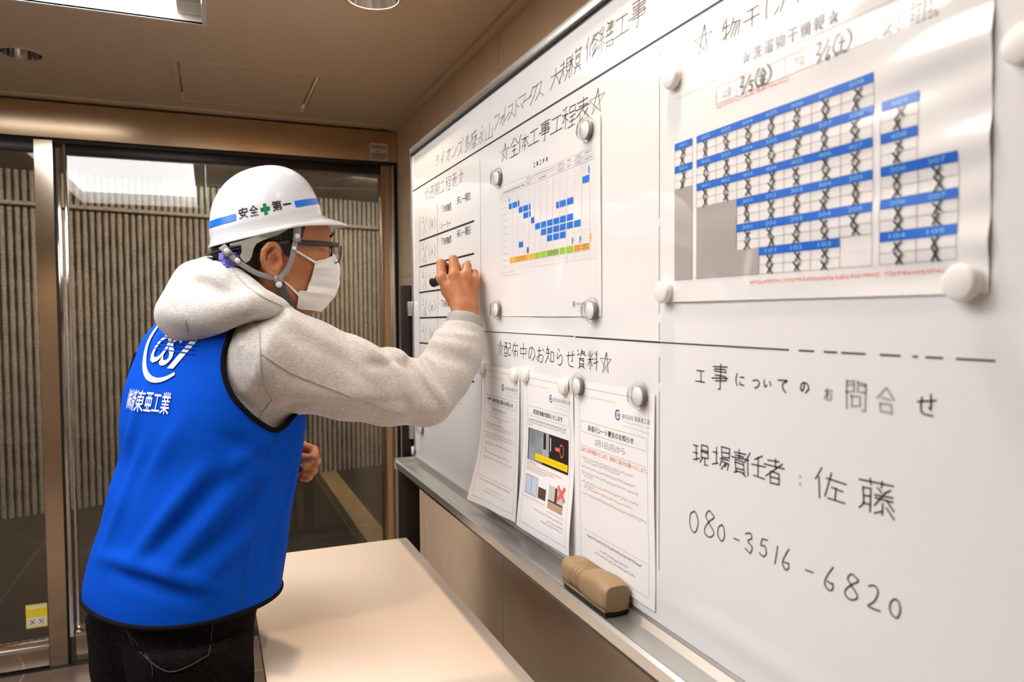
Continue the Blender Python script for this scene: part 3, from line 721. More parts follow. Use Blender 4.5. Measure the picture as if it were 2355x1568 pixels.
for k in range(26): sch.greek('day_numbers', M['p_grey'], U(175)+k*(ur-U(175))/26, U(175)+(k+.8)*(ur-U(175))/26, rv(-.25), .0022, .7, 1, 2)
ht = [V(1180, 28), V(1180, 98), V(1180, 168)]
for v_ in ht: sch.hline('head_rule', M['p_line'], ul, ur, v_, .0005)
for x0, x1, i in ((365, 418, 0), (365, 418, 1), (730, 805, 0), (730, 805, 1), (935, 1010, 0), (935, 1010, 1)):
    sch.rect('grey_cell', M['p_pale'], U(x0, 350), ht[i]+.004, U(x1, 350), ht[i+1]-.003, 1); sch.greek('head_text', M['p_black'], U(x0+12, 350), U(x1-12, 350), (ht[i]+ht[i+1])/2, .0032, 1, 2)
for x in (365, 418, 730, 805, 935, 1010): sch.vline('head_rule', M['p_line'], U(x, 350), ht[0], ht[2], .0004)
for x0, x1, i, mm in ((100, 355, 1, 'p_black'), (430, 715, 0, 'p_grey'), (510, 600, 1, 'p_black'), (845, 885, 0, 'p_black'), (845, 885, 1, 'p_black'), (1055, 1150, 0, 'p_grey'), (1055, 1150, 1, 'p_grey')):
    sch.greek('head_text_'+('dark' if mm == 'p_black' else 'grey'), M[mm], U(x0, 350), U(x1, 350), (ht[i]+ht[i+1])/2, .0036, 1, 2, 4)
for k, ch in enumerate('工事工程表'):
    uu = U(462, 240)+(U(606, 190)-U(462, 240))*k/4; vv = V(462, 250); sch.text('title_lettering', M['p_black'], ch, uu-.008, vv-.014, uu+.008, vv+.014, .02)
for k in range(2): sch.greek('note_text', M['p_grey'], ul+.002, U(230+60*k, 1500), V(65, 1512+36*k), .0030, 1, 1)
u, v_ = sch.uv(1323.5, 699); 
def company(sh, u0, v0, wu, wv, m_text='p_navy'):
    """ring mark and company name"""
    K = 20; ru, rvv = wu*.085, wu*.085*sh.w/sh.h; mb = sh.get('company_mark', M['p_navy'])
    ring = [(math.cos(a), math.sin(a)) for a in [math.radians(50+k*(280/K)) for k in range(K+1)]]
    vs = [sh.pt(u0+ru+c*ru, v0-s_*rvv, sh.lift*2) for c, s_ in ring]+[sh.pt(u0+ru+c*ru*.72, v0-s_*rvv*.72, sh.lift*2) for c, s_ in ring]
    mb.add(vs, [(k, K+1+k, K+2+k, k+1) for k in range(K)])
    sh.text('company_mark', M['p_navy'], 'OSI', u0+ru*.45, v0-rvv*.32, u0+ru*1.9, v0+rvv*.32, .02, 1, .3)
    sh.text('company_name', M['p_grey'], '株式会社 新東亜工業', u0+wu*.22, v0-wv*.5, u0+wu, v0+wv*.45, .0)
    for k in range(2): sh.greek('company_address', M['p_grey'], u0+wu*(.30 if k == 0 else .26), u0+wu, v0+wv*(1.05+.85*k), .0030, 1, 1, 2)
company(sch, u-.012, v_, .14, .018)
sch.finish()

# laundry sheet (laminated, slightly buckled at its right end)
yl, yr, zb = b2(1531, 690)[0], b2(2278, 640)[0], b2(1531, 695)[1]; zt = b2(1545, 163)[1]
def lam_off(u, v):
    e = max(0., (u-.45)/.55)
    return .0026+.0011*e*math.sin(24*v-9*u+2.0)+.0007*e*math.sin(47*v+5*u)+.0006*math.sin(5*u+1)
lam = Sheet(yl, yr, zt, zb, lam_off, 'laundry_poster', 'laminated laundry notice with a blue headed grid of room numbers crossed out in black', 'poster', M['lam'], None, 48, 64, .0003, .0003)
L = lambda px, py: lam.uv(px, py)
c4 = lambda x, y: lam.uv(1500+x/2.178, y/2.178)
uL, uR = c4(234, 850)[0], c4(1113, 850)[0]; cw = (uR-uL)/7; f0 = c4(234, 678)[1]; f0b = c4(1113, 372)[1]; vT = (f0+f0b)/2
vB = (c4(230, 1382)[1]+c4(1105, 1350)[1])/2; fh = (vB-vT)/6; hh = fh*.30
lu0, lu1 = c4(124, 850)[0], c4(213, 850)[0]; ru0, ru1, ru2 = c4(1152, 900)[0], c4(1338, 900)[0], c4(1543, 950)[0]
def xmark(u, v, s=1.):
    y, z = lam.yl-u*lam.w, lam.zt-v*lam.h; a, b = .0034*s, .0042*s; mb = lam.get('cross_marks', M['l_black'])
    sf = lambda p: lam.pt((lam.yl-p[0])/lam.w, (lam.zt-p[1])/lam.h, lam.lift*4)
    j = lambda: random.uniform(-.0011, .0011)
    ribbon(mb, [(y+a+j(), z+b+j()), (y-a+j(), z-b+j())], .0009, 0, 0, sf); ribbon(mb, [(y-a+j(), z+b+j()), (y+a+j(), z-b+j())], .0009, 0, 0, sf)
def cell(u0, u1, fl, txt, faint=False, hshift=0.):
    v0 = vT+fh*fl+hshift; lam.rect('blue_header', M['l_blue'], u0, v0, u1, v0+hh, 1)
    c = (u0+u1)/2; lam.text('room_number', M['l_sky'], txt, c-cw*.22, v0+hh*.28, c+cw*.22, v0+hh*.74, .0, 2)
    for k in (0, 1):
        lam.hline('grid_line', M['l_line'], u0, u1, v0+hh+(fh-hh)*(k+1)/2, .0005, 1); xmark(c+random.uniform(-.004, .004), v0+hh+(fh-hh)*(k+.5)/2)
    lam.vline('grid_line', M['l_line'], u0, v0+hh, v0+fh, .0005, 1); lam.vline('grid_line', M['l_line'], u1, v0+hh, v0+fh, .0005, 1)
for fl, (c0, nums) in enumerate(((0, range(602, 609)), (0, range(502, 509)), (0, range(401, 408)), (2, range(301, 306)), (2, range(201, 206)), (3, range(101, 104)))):
    for k, nn in enumerate(nums): cell(uL+(c0+k)*cw, uL+(c0+k+1)*cw, fl, str(nn))
lam.rect('grey_block', M['l_grey'], uL, vT+3*fh, uL+2*cw, vB, 1); lam.rect('grey_block', M['l_grey'], uL+2*cw, vT+5*fh, uL+3*cw, vB, 1)
lam.frame('grid_line', M['l_line'], uL+6*cw, vT+5*fh, uR, vB, .0005, 1); lam.greek('entrance_text', M['l_pale'], uL+6.15*cw, uL+6.85*cw, vT+5.5*fh, .004, 1, 2)
for fl, t_ in enumerate(('601', '501')): cell(lu0, lu1, fl, t_)
lam.rect('grey_block', M['l_grey'], lu0, vT+2*fh, lu1, vB, 1)
cell(ru0, ru1, 1, '509'); cell(ru0, ru1, 2, '408'); 
for fl, (a, b) in ((3, ('306', '307')), (4, ('206', '207')), (5, ('104', '105'))): cell(ru0, ru1, fl, a); cell(ru1, ru2, fl, b)
for k, ch in enumerate('★洗濯物干情報★'):
    p0, p1 = np.array(c4(480, 287)), np.array(c4(914, 83)); p = p0+(p1-p0)*k/7; a = .017; lam.text('title_lettering', M['l_text'], ch, p[0]-a, p[1]-a*lam.w/lam.h, p[0]+a, p[1]+a*lam.w/lam.h, .01, 2)
b0, b1 = c4(332, 437), c4(1134, 92); bz0, bz1 = (b0[1]+b1[1])/2, (c4(332, 520)[1]+c4(1134, 205)[1])/2
lam.frame('head_box', M['l_line'], b0[0], bz0, b1[0], bz1, .0006, 1)
for x in (432, 675, 808): lam.vline('head_box', M['l_line'], c4(x, 300)[0], bz0, bz1, .0006, 1)
vm = (bz0+bz1)/2
for x0, x1, t_ in ((365, 405, '上層'), (720, 770, '下層')): lam.text('head_lettering', M['l_line'], t_, c4(x0, 400)[0], vm-.016, c4(x1, 400)[0], vm+.016, .0, 2)
sfl = lambda p: lam.pt((lam.yl-p[0])/lam.w, (lam.zt-p[1])/lam.h, lam.lift*4)
for txt, xa, xb in (('2/5(金)', 462, 595), ('2/6(土)', 842, 990)):
    mb = lam.get('date_handwriting', M['l_black']); ua, ub = c4(xa, 400)[0], c4(xb, 400)[0]
    pos = [0, .17, .34, .55, .76, 1.]; sz = [.011, .020, .012, .021, .016, .021]; dz = [.004, 0, -.004, 0, 0, 0]
    if txt[2] == '6': txt = txt
    for k, ch in enumerate(txt): glyph(mb, ch, lam.yl-(ua+(ub-ua)*pos[k])*lam.w, lam.zt-vm*lam.h+dz[k], sz[k], sz[k]*.7, .00085, 0, 0, .2, .1, sfl)
lam.hline('head_rule', M['l_line'], c4(130, 490)[0], c4(1240, 0)[0], (c4(130, 490)[1]+c4(1240, 0)[1])/2, .0005, 1)
ro0, ro1 = c4(335, 538), c4(695, 400); lam.greek('red_note', M['l_red'], ro0[0], ro1[0], (ro0[1]+ro1[1])/2, .0042, 1, 2, 4)
rb0, rb1 = c4(497, 1410), c4(1500, 1362); lam.greek('red_note', M['l_red'], rb0[0], rb1[0], (rb0[1]+rb1[1])/2, .0050, .95, 2, 4)
for (x, y, xx, yy, t_) in ((1300, 45, 1415, 8, '干せます'), (1298, 105, 1445, 52, '干せません')):
    a, b = c4(x, y), c4(xx, yy); vv = (a[1]+b[1])/2; lam.text('legend_lettering', M['l_text'], t_, a[0], vv-.017, b[0], vv+.017, .0, 2)
for x, y, t_ in ((1186, 96, '○'), (1187, 150, '×'), (1245, 75, ':'), (1245, 128, ':')):
    a = c4(x, y); s_ = .010 if t_ != ':' else .003; lam.text('legend_symbol', M['l_line'], t_, a[0]-s_, a[1]-s_*lam.w/lam.h*(1 if t_ != ':' else 3), a[0]+s_, a[1]+s_*lam.w/lam.h*(1 if t_ != ':' else 3), .0, 2)
lam.finish()

# three handouts
def notice_common(s, title, tu0, tu1, faint='p_grey'):
    s.frame('border', M['p_line'], .075, .035, .935, .957, .0007)
    s.greek('address_line', M['p_grey'], .11, .56, .078, .0036, 1, 1, 2); company(s, .555, .135, .40, .026)
    s.frame('title_box', M['p_line'], .10, .212, .915, .272, .0006); s.text('title_lettering', M['p_black'], title, tu0, .226, tu1, .258, .014, 1)
def foot(s, bold):
    s.hline('rule', M['p_line'], .09, .92, .80, .0005); s.greek('closing_text', M[bold], .16, .86, .826, .0048, 1, 1, 4)
    s.greek('closing_text', M[bold], .34, .70, .872, .0042, 1, 1, 3); s.greek('closing_text', M[bold], .27, .78, .896, .0042, 1, 1, 3)
p1y = b2(1112, 845)[0]; pz = b2(1112, 838)[1]
def off1(u, v): return .0022+.036*v**2.2*(1-u)**1.3+.010*v*v*u+.004*math.sin(7*v+1)*v*(1-u)+.005*math.exp(-((u-.75)/.2)**2)*v**3
p1 = Sheet(p1y, p1y-.208, pz, pz-.297, off1, 'notice_sheet', 'picture-free notice sheet curling away from the board, leftmost of the three handouts', 'poster', M['paper'], 'handout notices')
notice_common(p1, '外壁下地補修工事のお知らせ', .16, .85); p1.text('date_lettering', M['p_grey'], '1月22日(金)から', .30, .292, .68, .322, .0)
p1.hline('rule', M['p_line'], .10, .92, .335, .0005); p1.greek('red_text', M['p_red'], .26, .78, .362, .0040, 1, 1, 3); p1.greek('body_text', M['p_grey'], .45, .58, .384, .0032, 1, 1, 3)
for v_, a, b, mm in ((.415, .13, .60, 'p_black'), (.430, .15, .85, 'p_grey'), (.446, .15, .78, 'p_grey'), (.485, .13, .88, 'p_grey'), (.503, .15, .88, 'p_grey'), (.519, .15, .45, 'p_grey'), (.555, .13, .84, 'p_grey'), (.571, .15, .35, 'p_grey'), (.625, .15, .80, 'p_grey'), (.66, .13, .88, 'p_grey'), (.676, .15, .20, 'p_grey')):
    p1.greek('body_text_'+('bold' if mm == 'p_black' else 'light'), M[mm], a, b, v_, .0040, 1, 1, 3)
p1.greek('red_text', M['p_red'], .13, .22, .607, .0042, 1, 1, 4); foot(p1, 'p_grey'); p1.finish()
p2y = b2(1207, 858)[0]
def off2(u, v): return .0022+.012*v**2*(1-u)+.006*math.sin(6*v+2.4)*v*(.4+.6*u)+.004*v*v
p2 = Sheet(p2y, p2y-.206, pz+.001, pz-.296, off2, 'notice_sheet', 'notice sheet with door photo, yellow banner and red cross, middle of the three handouts', 'poster', M['paper'], 'handout notices')
notice_common(p2, '防犯補助錠を配布いたします', .22, .80)
for v_, a, b, mm in ((.297, .10, .86, 'p_black'), (.314, .10, .87, 'p_grey'), (.331, .10, .20, 'p_grey')): p2.greek('body_text_'+('bold' if mm == 'p_black' else 'light'), M[mm], a, b, v_, .0042, 1, 1, 4)
M['pic_dark'] = P_('picture_dark', (.018, .012, .013)); M['pic_grey'] = P_('picture_grey', (.27, .30, .34)); M['pic_steel'] = P_('picture_steel', (.42, .43, .45)); M['pic_sky'] = P_('picture_sky', (.55, .62, .80)); M['pic_wood'] = P_('picture_wood', (.50, .36, .23)); M['pic_brown'] = P_('picture_brown', (.10, .055, .035)); M['pic_pale'] = P_('picture_pale', (.60, .56, .53))
noise_col(M['pic_grey'], (.20, .23, .27), (.34, .37, .40), 30)
d = p2.rect
d('photo_door', M['pic_dark'], .115, .352, .905, .553, 1); d('photo_wall', M['pic_grey'], .118, .354, .42, .551, 2); d('photo_tile', M['pic_steel'], .42, .354, .545, .50, 2)
d('photo_intercom', M['pic_dark'], .435, .357, .485, .455, 3); d('photo_shade', M['pic_dark'], .118, .354, .135, .551, 3); d('photo_handle', M['p_white'], .570, .372, .585, .452, 3)
for k in range(12): p2.hline('photo_joint', M['pic_grey'], .49, .545, .362+.012*k, .0004, 3)
mb = p2.get('red_arrow', M['p_red']); PT = lambda u, v: p2.pt(u, v, p2.lift*5)
mb.add([PT(.665, .417), PT(.665, .437), PT(.725, .437), PT(.725, .444), PT(.755, .427), PT(.725, .410), PT(.725, .417)], [(0, 1, 2, 6), (2, 3, 4), (2, 4, 6), (6, 4, 5)])
K = 24; mb = p2.get('red_ring', M['p_red']); mb.add([PT(.785+.038*q*math.cos(2*math.pi*k/K), .428+.040*q*math.sin(2*math.pi*k/K)) for q in (1, .8) for k in range(K)], [(k, K+k, K+(k+1) % K, (k+1) % K) for k in range(K)])
d('yellow_banner', M['p_yellow'], .275, .496, .895, .538, 3); p2.greek('banner_text', M['p_orange'], .31, .87, .518, .0056, 1, 4, 4)
for v_, mm, b in ((.568, 'p_black', .30), (.584, 'p_red', .80), (.600, 'p_grey', .66), (.616, 'p_grey', .5)): p2.greek('body_text_'+('bold' if mm == 'p_black' else 'red' if mm == 'p_red' else 'light'), M[mm], .115, b, v_, .0042, 1, 1, 4)
d('window_frame_picture', M['pic_steel'], .115, .645, .365, .765, 1); d('window_pane_picture', M['pic_sky'], .130, .652, .232, .758, 2); d('window_pane_picture', M['pic_sky'], .246, .652, .352, .758, 2)
d('latch_picture', M['pic_brown'], .385, .692, .535, .735, 1); d('latch_picture', M['pic_wood'], .385, .735, .535, .760, 1)
d('sliding_door_picture', M['pic_pale'], .585, .652, .855, .79, 1); d('sliding_door_frame', M['pic_brown'], .70, .655, .745, .745, 2); d('sliding_door_frame', M['pic_brown'], .585, .738, .855, .748, 2); d('floor_picture', M['pic_wood'], .585, .748, .855, .79, 2)
sf2 = lambda p: p2.pt((p2.yl-p[0])/p2.w, (p2.zt-p[1])/p2.h, p2.lift*5); mb = p2.get('red_cross', M['p_red'])
for a, b in (((.755, .640), (.870, .706)), ((.865, .636), (.765, .708))): ribbon(mb, [(p2.yl-a[0]*p2.w, p2.zt-a[1]*p2.h), (p2.yl-b[0]*p2.w, p2.zt-b[1]*p2.h)], .0034, 0, 0, sf2)
p2.greek('caption_text', M['p_grey'], .10, .53, .785, .0036, 1, 1, 3); p2.greek('caption_text', M['p_grey'], .58, .88, .812, .0036, 1, 1, 3)
for v_, a, b in ((.838, .33, .88), (.866, .60, .89), (.888, .48, .89)): p2.greek('closing_text', M['p_grey'], a, b, v_, .0044, 1, 1, 4)
p2.finish()
p3y = b2(1325, 875)[0]; p3r = b2(1509, 900)[0]
def off3(u, v): return .0022+.003*math.sin(5*v+.5)*v+.002*v
p3 = Sheet(p3y, p3r, pz+.002, pz-.299, off3, 'notice_sheet', 'notice sheet of text with red lines, rightmost of three handouts, above the eraser', 'poster', M['paper'], 'handout notices')
notice_common(p3, '床長尺シート撤去のお知らせ', .20, .78); p3.text('date_lettering', M['p_grey'], '2月1日(月)から', .30, .290, .68, .330, .0)
p3.hline('rule', M['p_line'], .09, .92, .345, .0005); p3.text('red_text', M['p_red'], '上記の工事を開始いたします。皆様のご協力をお願いいたします。', .09, .352, .93, .377, .0)
for v_, a, b, r in ((.412, .11, .78, 0), (.428, .14, .62, 0), (.458, .11, .80, 0), (.490, .11, .84, 0), (.506, .14, .27, 0), (.540, .11, .84, 0), (.556, .14, .28, 0), (.572, .14, .76, 1), (.605, .11, .92, 0)):
    p3.greek('red_text_small' if r else 'body_text', M['p_red' if r else 'p_grey'], a, b, v_, .0045, 1, 1, 3)
foot(p3, 'p_black'); p3.finish()

# magnets
def white_magnet(px, py, off, label):
    y, z = b2(px, py); x = BX-off; t = thing('magnet', label, 'magnet', (x, y, z), 'white round magnets')
    MB().lathe((x, y, z), (-1, 0, 0), [(.0001, 0), (.0143, 0), (.0148, .002), (.0150, .0055), (.0138, .0078), (.0115, .0086), (.0001, .0088)], 32).build('cap', M['magnet'], t, True)
def clear_magnet(px, py, off, label):
    y, z = b2(px, py); x = BX-off; t = thing('magnet', label, 'magnet', (x, y, z), 'clear ringed magnets')
    o = MB().lathe((x, y, z), (-1, 0, 0), [(.0001, .0), (.0165, 0), (.0205, .0012), (.0212, .0045), (.0195, .0062), (.0170, .0058), (.0160, .0085), (.0165, .0125), (.0150, .0150), (.0001, .0152)], 40).build('clear_body', M['clear'], t, True)
    MB().lathe((x, y, z), (-1, 0, 0), [(.0001, .0012), (.0138, .0012), (.0138, .0072), (.0128, .0080), (.0001, .0080)], 28).build('metal_disc', M['disc'], t, True)
    MB().lathe((x, y, z), (-1, 0, 0), [(.0141, .0010), (.0146, .0010), (.0146, .0074), (.0141, .0074)], 28).build('disc_rim', M['disc_rim'], t, True)
for px, py, off, lab in ((1558, 180, .0055, 'white round magnet at the top left corner of the laminated laundry notice'), (1538, 671, .0055, 'white round magnet at the bottom left corner of the laminated laundry notice'), (2230, 650, .0065, 'large looking white magnet at the bottom right corner of the laminated laundry notice'),
    (2362, 103, .0012, 'white magnet cut off by the right edge of the photo'), (1114, 846, .003, 'white magnet at the top left corner of the leftmost handout'), (1188, 862, .003, 'white magnet at the top right corner of the leftmost handout'),
    (1213, 861, .003, 'white magnet at the top left corner of the middle handout with the red cross'), (1303, 887, .003, 'white magnet at the top right corner of the middle handout with the red cross')): white_magnet(px, py, off, lab)
for px, py, off, lab in ((1358, 300, .003, 'clear ringed magnet at the top right corner of the blue bar schedule'), (1152, 410, .003, 'clear ringed magnet at the top left corner of the blue bar schedule'), (1150, 712, .003, 'clear ringed magnet at the bottom left corner of the blue bar schedule'), (1369, 714, .003, 'clear ringed magnet at the bottom right corner of the blue bar schedule'),
    (1338, 887, .003, 'clear ringed magnet at the top left corner of the rightmost handout'), (1480, 910, .003, 'clear ringed magnet at the top right corner of the rightmost handout'), (972, 984, .0002, 'clear magnet on the bare board under the elbow, upper of two'), (954, 1036, .0002, 'clear magnet in the bottom left corner of the board, lower of two')): clear_magnet(px, py, off, lab)

# eraser on the tray
ey0, ey1, ez = 1.040, .898, TZ-.0085; ex = .5345
t = thing('board_eraser', 'tan whiteboard eraser with a ribbed grip lying on the board tray', 'eraser', (ex, (ey0+ey1)/2, ez))
mb = MB(); ns = 120; K = 24; vs = []; 
for i in range(ns+1):
    s_ = i/ns; y = ey0+(ey1-ey0)*s_; e = min(s_, 1-s_); rr = min(1., (e/.06)**.5 if e > 0 else 0.)*.16+.84
    g = .0 if not .20 < s_ < .46 else (.0021*(0.5-0.5*math.cos((s_-.20)/.26*2*math.pi*7)))
    hw, hz = (.0225-g)*rr, .0185-g
    if s_ > .5: hz += .004*math.sin((s_-.5)/.5*math.pi)
    for k in range(K):
        a = 2*math.pi*k/K; c, sn = math.cos(a), math.sin(a); q = (abs(c)**4+abs(sn)**4)**.25
        vs.append((ex-.001+hw*c/q, y, ez+.0265+hz*sn/q))
mb.add(vs, [(i*K+k, i*K+(k+1) % K, (i+1)*K+(k+1) % K, (i+1)*K+k) for i in range(ns) for k in range(K)]+[tuple(range(K)), tuple(range(ns*K, ns*K+K))[::-1]])
autosmooth(mb.build('grip', M['eraser'], t), 50)
box('base_plate', (ex-.021, ey1+.003, ez+.0068), (ex+.020, ey0-.003, ez+.0105), M['eraser'], t, .001)
box('felt_pad', (ex-.019, ey1+.005, ez+.0003), (ex+.018, ey0-.005, ez+.0066), M['felt'], t)

# folding table in front of the board
tx0, tx1, ty1, ty0, tz = .083, .533, 2.125, .42, .730
t = thing('folding_table', 'long narrow white topped table standing below the whiteboard', 'table', ((tx0+tx1)/2, (ty0+ty1)/2, 0))
box('table_top', (tx0, ty0, tz-.004), (tx1, ty1, tz), M['table'], t, .0012)
box('edge_band', (tx0+.001, ty0+.001, tz-.030), (tx1-.001, ty1-.001, tz-.0042), M['table_edge'], t, .002)
for yy in (ty0+.16, ty1-.16):
    for x in (tx0+.05, tx1-.05): lg = MB().tube([(x, yy, .004), (x, yy, tz-.031)], .0145, 12).build('leg', M['dark_metal'], t, True); MB().lathe((x, yy, .0), (0, 0, 1), [(.0001, 0), (.019, 0), (.019, .02), (.0001, .02)], 16).build('rubber_foot', M['black'], lg, True)
    MB().tube([(tx0+.065, yy, .12), (tx1-.065, yy, .12)], .011, 10).build('stretcher', M['dark_metal'], t, True)
box('under_rail', (tx0+.03, ty0+.08, tz-.055), (tx0+.045, ty1-.08, tz-.031), M['dark_metal'], t); box('under_rail', (tx1-.045, ty0+.08, tz-.055), (tx1-.03, ty1-.08, tz-.031), M['dark_metal'], t)

# ------------------------------------------------------------------ implicit surfaces for the person
def nrm(v): v = np.array(v, float); return v/np.linalg.norm(v)
def smin(a, b, k):
    h = np.clip(.5+.5*(b-a)/k, 0, 1); return b+(a-b)*h-k*h*(1-h)
def smax(a, b, k): return -smin(-a, -b, k)
def cone(p, a, b, ra, rb):
    a = np.array(a, float); ab = np.array(b, float)-a; t = np.clip(((p-a)@ab)/(ab@ab+1e-12), 0, 1)
    return np.linalg.norm(p-(a+t[:, None]*ab), axis=1)-(ra+(rb-ra)*t)
def ell(p, c, R, ax=None):
    q = p-np.array(c, float)
    if ax is not None: q = q@np.array(ax).T
    R = np.array(R, float); k0 = np.linalg.norm(q/R, axis=1); k1 = np.linalg.norm(q/R**2, axis=1)+1e-9
    return k0*(k0-1)/k1
def chain(p, pts, rs, k=.0):
    d = None
    for i in range(len(pts)-1):
        c = cone(p, pts[i], pts[i+1], rs[i], rs[i+1]); d = c if d is None else (smin(d, c, k) if k else np.minimum(d, c))
    return d
def evalf(f, P, step=400000):
    out = np.empty(len(P), np.float32)
    for i in range(0, len(P), step): out[i:i+step] = f(P[i:i+step])
    return out
def isomesh(f, lo, hi, vox, coarse=4):
    """naive surface nets; the field is evaluated finely only near the surface"""
    lo = np.array(lo, float); hi = np.array(hi, float); nc = np.ceil((hi-lo)/(vox*coarse)).astype(int)+1
    cv = vox*coarse; g = np.stack(np.meshgrid(*[np.arange(n) for n in nc], indexing='ij'), -1).reshape(-1, 3)
    fc = evalf(f, lo+(g+.5)*cv).reshape(nc); act = np.abs(fc) < cv*1.5
    n = nc*coarse; val = np.repeat(np.repeat(np.repeat(np.where(fc < 0, -1., 1.).astype(np.float32), coarse, 0), coarse, 1), coarse, 2)
    idx = np.argwhere(np.repeat(np.repeat(np.repeat(act, coarse, 0), coarse, 1), coarse, 2))
    val[tuple(idx.T)] = evalf(f, lo+(idx+.5)*vox)
    s = (val < 0).astype(np.int8); cnt = np.zeros(n-1, np.int8); cs = [(i, j, k) for i in (0, 1) for j in (0, 1) for k in (0, 1)]
    for i, j, k in cs: cnt += s[i:n[0]-1+i, j:n[1]-1+j, k:n[2]-1+k]
    cells = np.argwhere((cnt > 0) & (cnt < 8)); vid = -np.ones(n-1, np.int64); vid[tuple(cells.T)] = np.arange(len(cells))
    cv8 = {c: val[cells[:, 0]+c[0], cells[:, 1]+c[1], cells[:, 2]+c[2]] for c in cs}; acc = np.zeros((len(cells), 3)); w = np.zeros(len(cells))
    for a in cs:
        for d in range(3):
            if a[d]: continue
            b = list(a); b[d] = 1; va, vb = cv8[a], cv8[tuple(b)]; m = (va < 0) != (vb < 0); t = np.where(m, va/(va-vb+1e-20), 0)
            pt = np.array(a, float)[None].repeat(len(cells), 0); pt[:, d] += t; acc += pt*m[:, None]; w += m
    V = lo+(cells+.5+acc/np.maximum(w, 1)[:, None])*vox; F = []
    for d in range(3):
        u, v = (d+1) % 3, (d+2) % 3
        sl0 = [slice(None)]*3; sl1 = [slice(None)]*3; sl0[d] = slice(0, n[d]-1); sl1[d] = slice(1, n[d])
        ch = s[tuple(sl0)] != s[tuple(sl1)]; e = np.argwhere(ch); e = e[(e[:, u] > 0) & (e[:, v] > 0) & (e[:, u] < n[u]-1) & (e[:, v] < n[v]-1)]
        du = np.zeros(3, int); du[u] = 1; dv_ = np.zeros(3, int); dv_[v] = 1
        q = [vid[tuple((e-du-dv_).T)], vid[tuple((e-dv_).T)], vid[tuple(e.T)], vid[tuple((e-du).T)]]
        q = np.stack(q, 1); fl = s[tuple(e.T)] == 0; q[fl] = q[fl][:, ::-1]; F.append(q)
    F = np.concatenate(F); F = F[(F >= 0).all(1)]
    return V, F
def grad(f, P, e=.0015):
    g = np.stack([evalf(f, P+np.eye(3)[i]*e)-evalf(f, P-np.eye(3)[i]*e) for i in range(3)], 1); return g/(np.linalg.norm(g, axis=1)[:, None]+1e-9)
def clip(V, F, g):
    """keep the part with g < 0, cutting faces exactly; returns V, faces, boundary loops"""
    gv = np.asarray(g(V) if callable(g) else g); ins = gv < 0; V2 = [tuple(v) for v in V]; cut = {}; faces = []; bed = {}
    def ev(a, b):
        k = (min(a, b), max(a, b))
        if k not in cut:
            t = gv[a]/(gv[a]-gv[b]); cut[k] = len(V2); V2.append(tuple(V[a]+(V[b]-V[a])*t))
        return cut[k]
    cnt = ins[F].sum(1)
    for f in F[cnt == F.shape[1]]: faces.append(tuple(f))
    for f in F[(cnt > 0) & (cnt < F.shape[1])]:
        out = []; ends = []
        for i in range(len(f)):
            a, b = f[i], f[(i+1) % len(f)]
            if ins[a]: out.append(int(a))
            if ins[a] != ins[b]: c = ev(a, b); out.append(c); ends.append((c, ins[a]))
        if len(out) >= 3: faces.append(tuple(out))
        if len(ends) == 2: bed[[c for c, i in ends if i][0]] = [c for c, i in ends if not i][0]
    used = np.zeros(len(V2), bool)
    for f in faces: used[list(f)] = True
    mp = np.cumsum(used)-1; Vn = np.array(V2)[used]; faces = [tuple(int(mp[i]) for i in f) for f in faces]
    loops = []; seen = set()
    for s0 in list(bed):
        if s0 in seen: continue
        lp = [s0]; seen.add(s0); c = bed[s0]
        while c in bed and c not in seen: lp.append(c); seen.add(c); c = bed[c]
        loops.append((np.array([V2[i] for i in lp]), c == s0))
    op = [l for l, c in loops if not c and len(l) > 2]; out = [l for l in loops if l[1]]
    while op:
        a = op.pop(); grew = True
        while grew:
            grew = False
            for i, b in enumerate(op):
                for x, y in ((a, b), (a, b[::-1]), (b, a), (b[::-1], a)):
                    if np.linalg.norm(x[-1]-y[0]) < .02: a = np.vstack([x, y]); op.pop(i); grew = True; break
                if grew: break
        out.append((a, bool(np.linalg.norm(a[0]-a[-1]) < .025)))
    return Vn, faces, [l for l in out if len(l[0]) > 12]
def smooth_loop(P, it=6, closed=True):
    for _ in range(it):
        Q = (np.roll(P, 1, 0)+np.roll(P, -1, 0)+2*P)/4
        if not closed: Q[0], Q[-1] = P[0], P[-1]
        P = Q
    return P
def resample(P, step, closed=False):
    if closed: P = np.vstack([P, P[:1]])
    d = np.r_[0, np.cumsum(np.linalg.norm(np.diff(P, axis=0), axis=1))]; n = max(3, int(d[-1]/step)); t = np.linspace(0, d[-1], n+1)
    Q = np.stack([np.interp(t, d, P[:, i]) for i in range(3)], 1); return Q[:-1] if closed else Q
def march(f, O, D, t0=0., t1=.5, n=90):
    """first hit of rays O + t D with the zero set of f"""
    O = np.atleast_2d(O).astype(float); D = np.atleast_2d(D).astype(float)*np.ones_like(O); ts = np.linspace(t0, t1, n); a = np.full(len(O), np.nan); prev = evalf(f, O+D*t0); pt = t0
    for t in ts[1:]:
        c = evalf(f, O+D*t); m = np.isnan(a) & (prev > 0) & (c <= 0); a[m] = pt+(t-pt)*prev[m]/(prev[m]-c[m]+1e-12); prev = c; pt = t
    for _ in range(3):
        ok = ~np.isnan(a); a[ok] = a[ok]+evalf(f, O[ok]+D[ok]*a[ok, None])*.8
    return O+D*a[:, None]
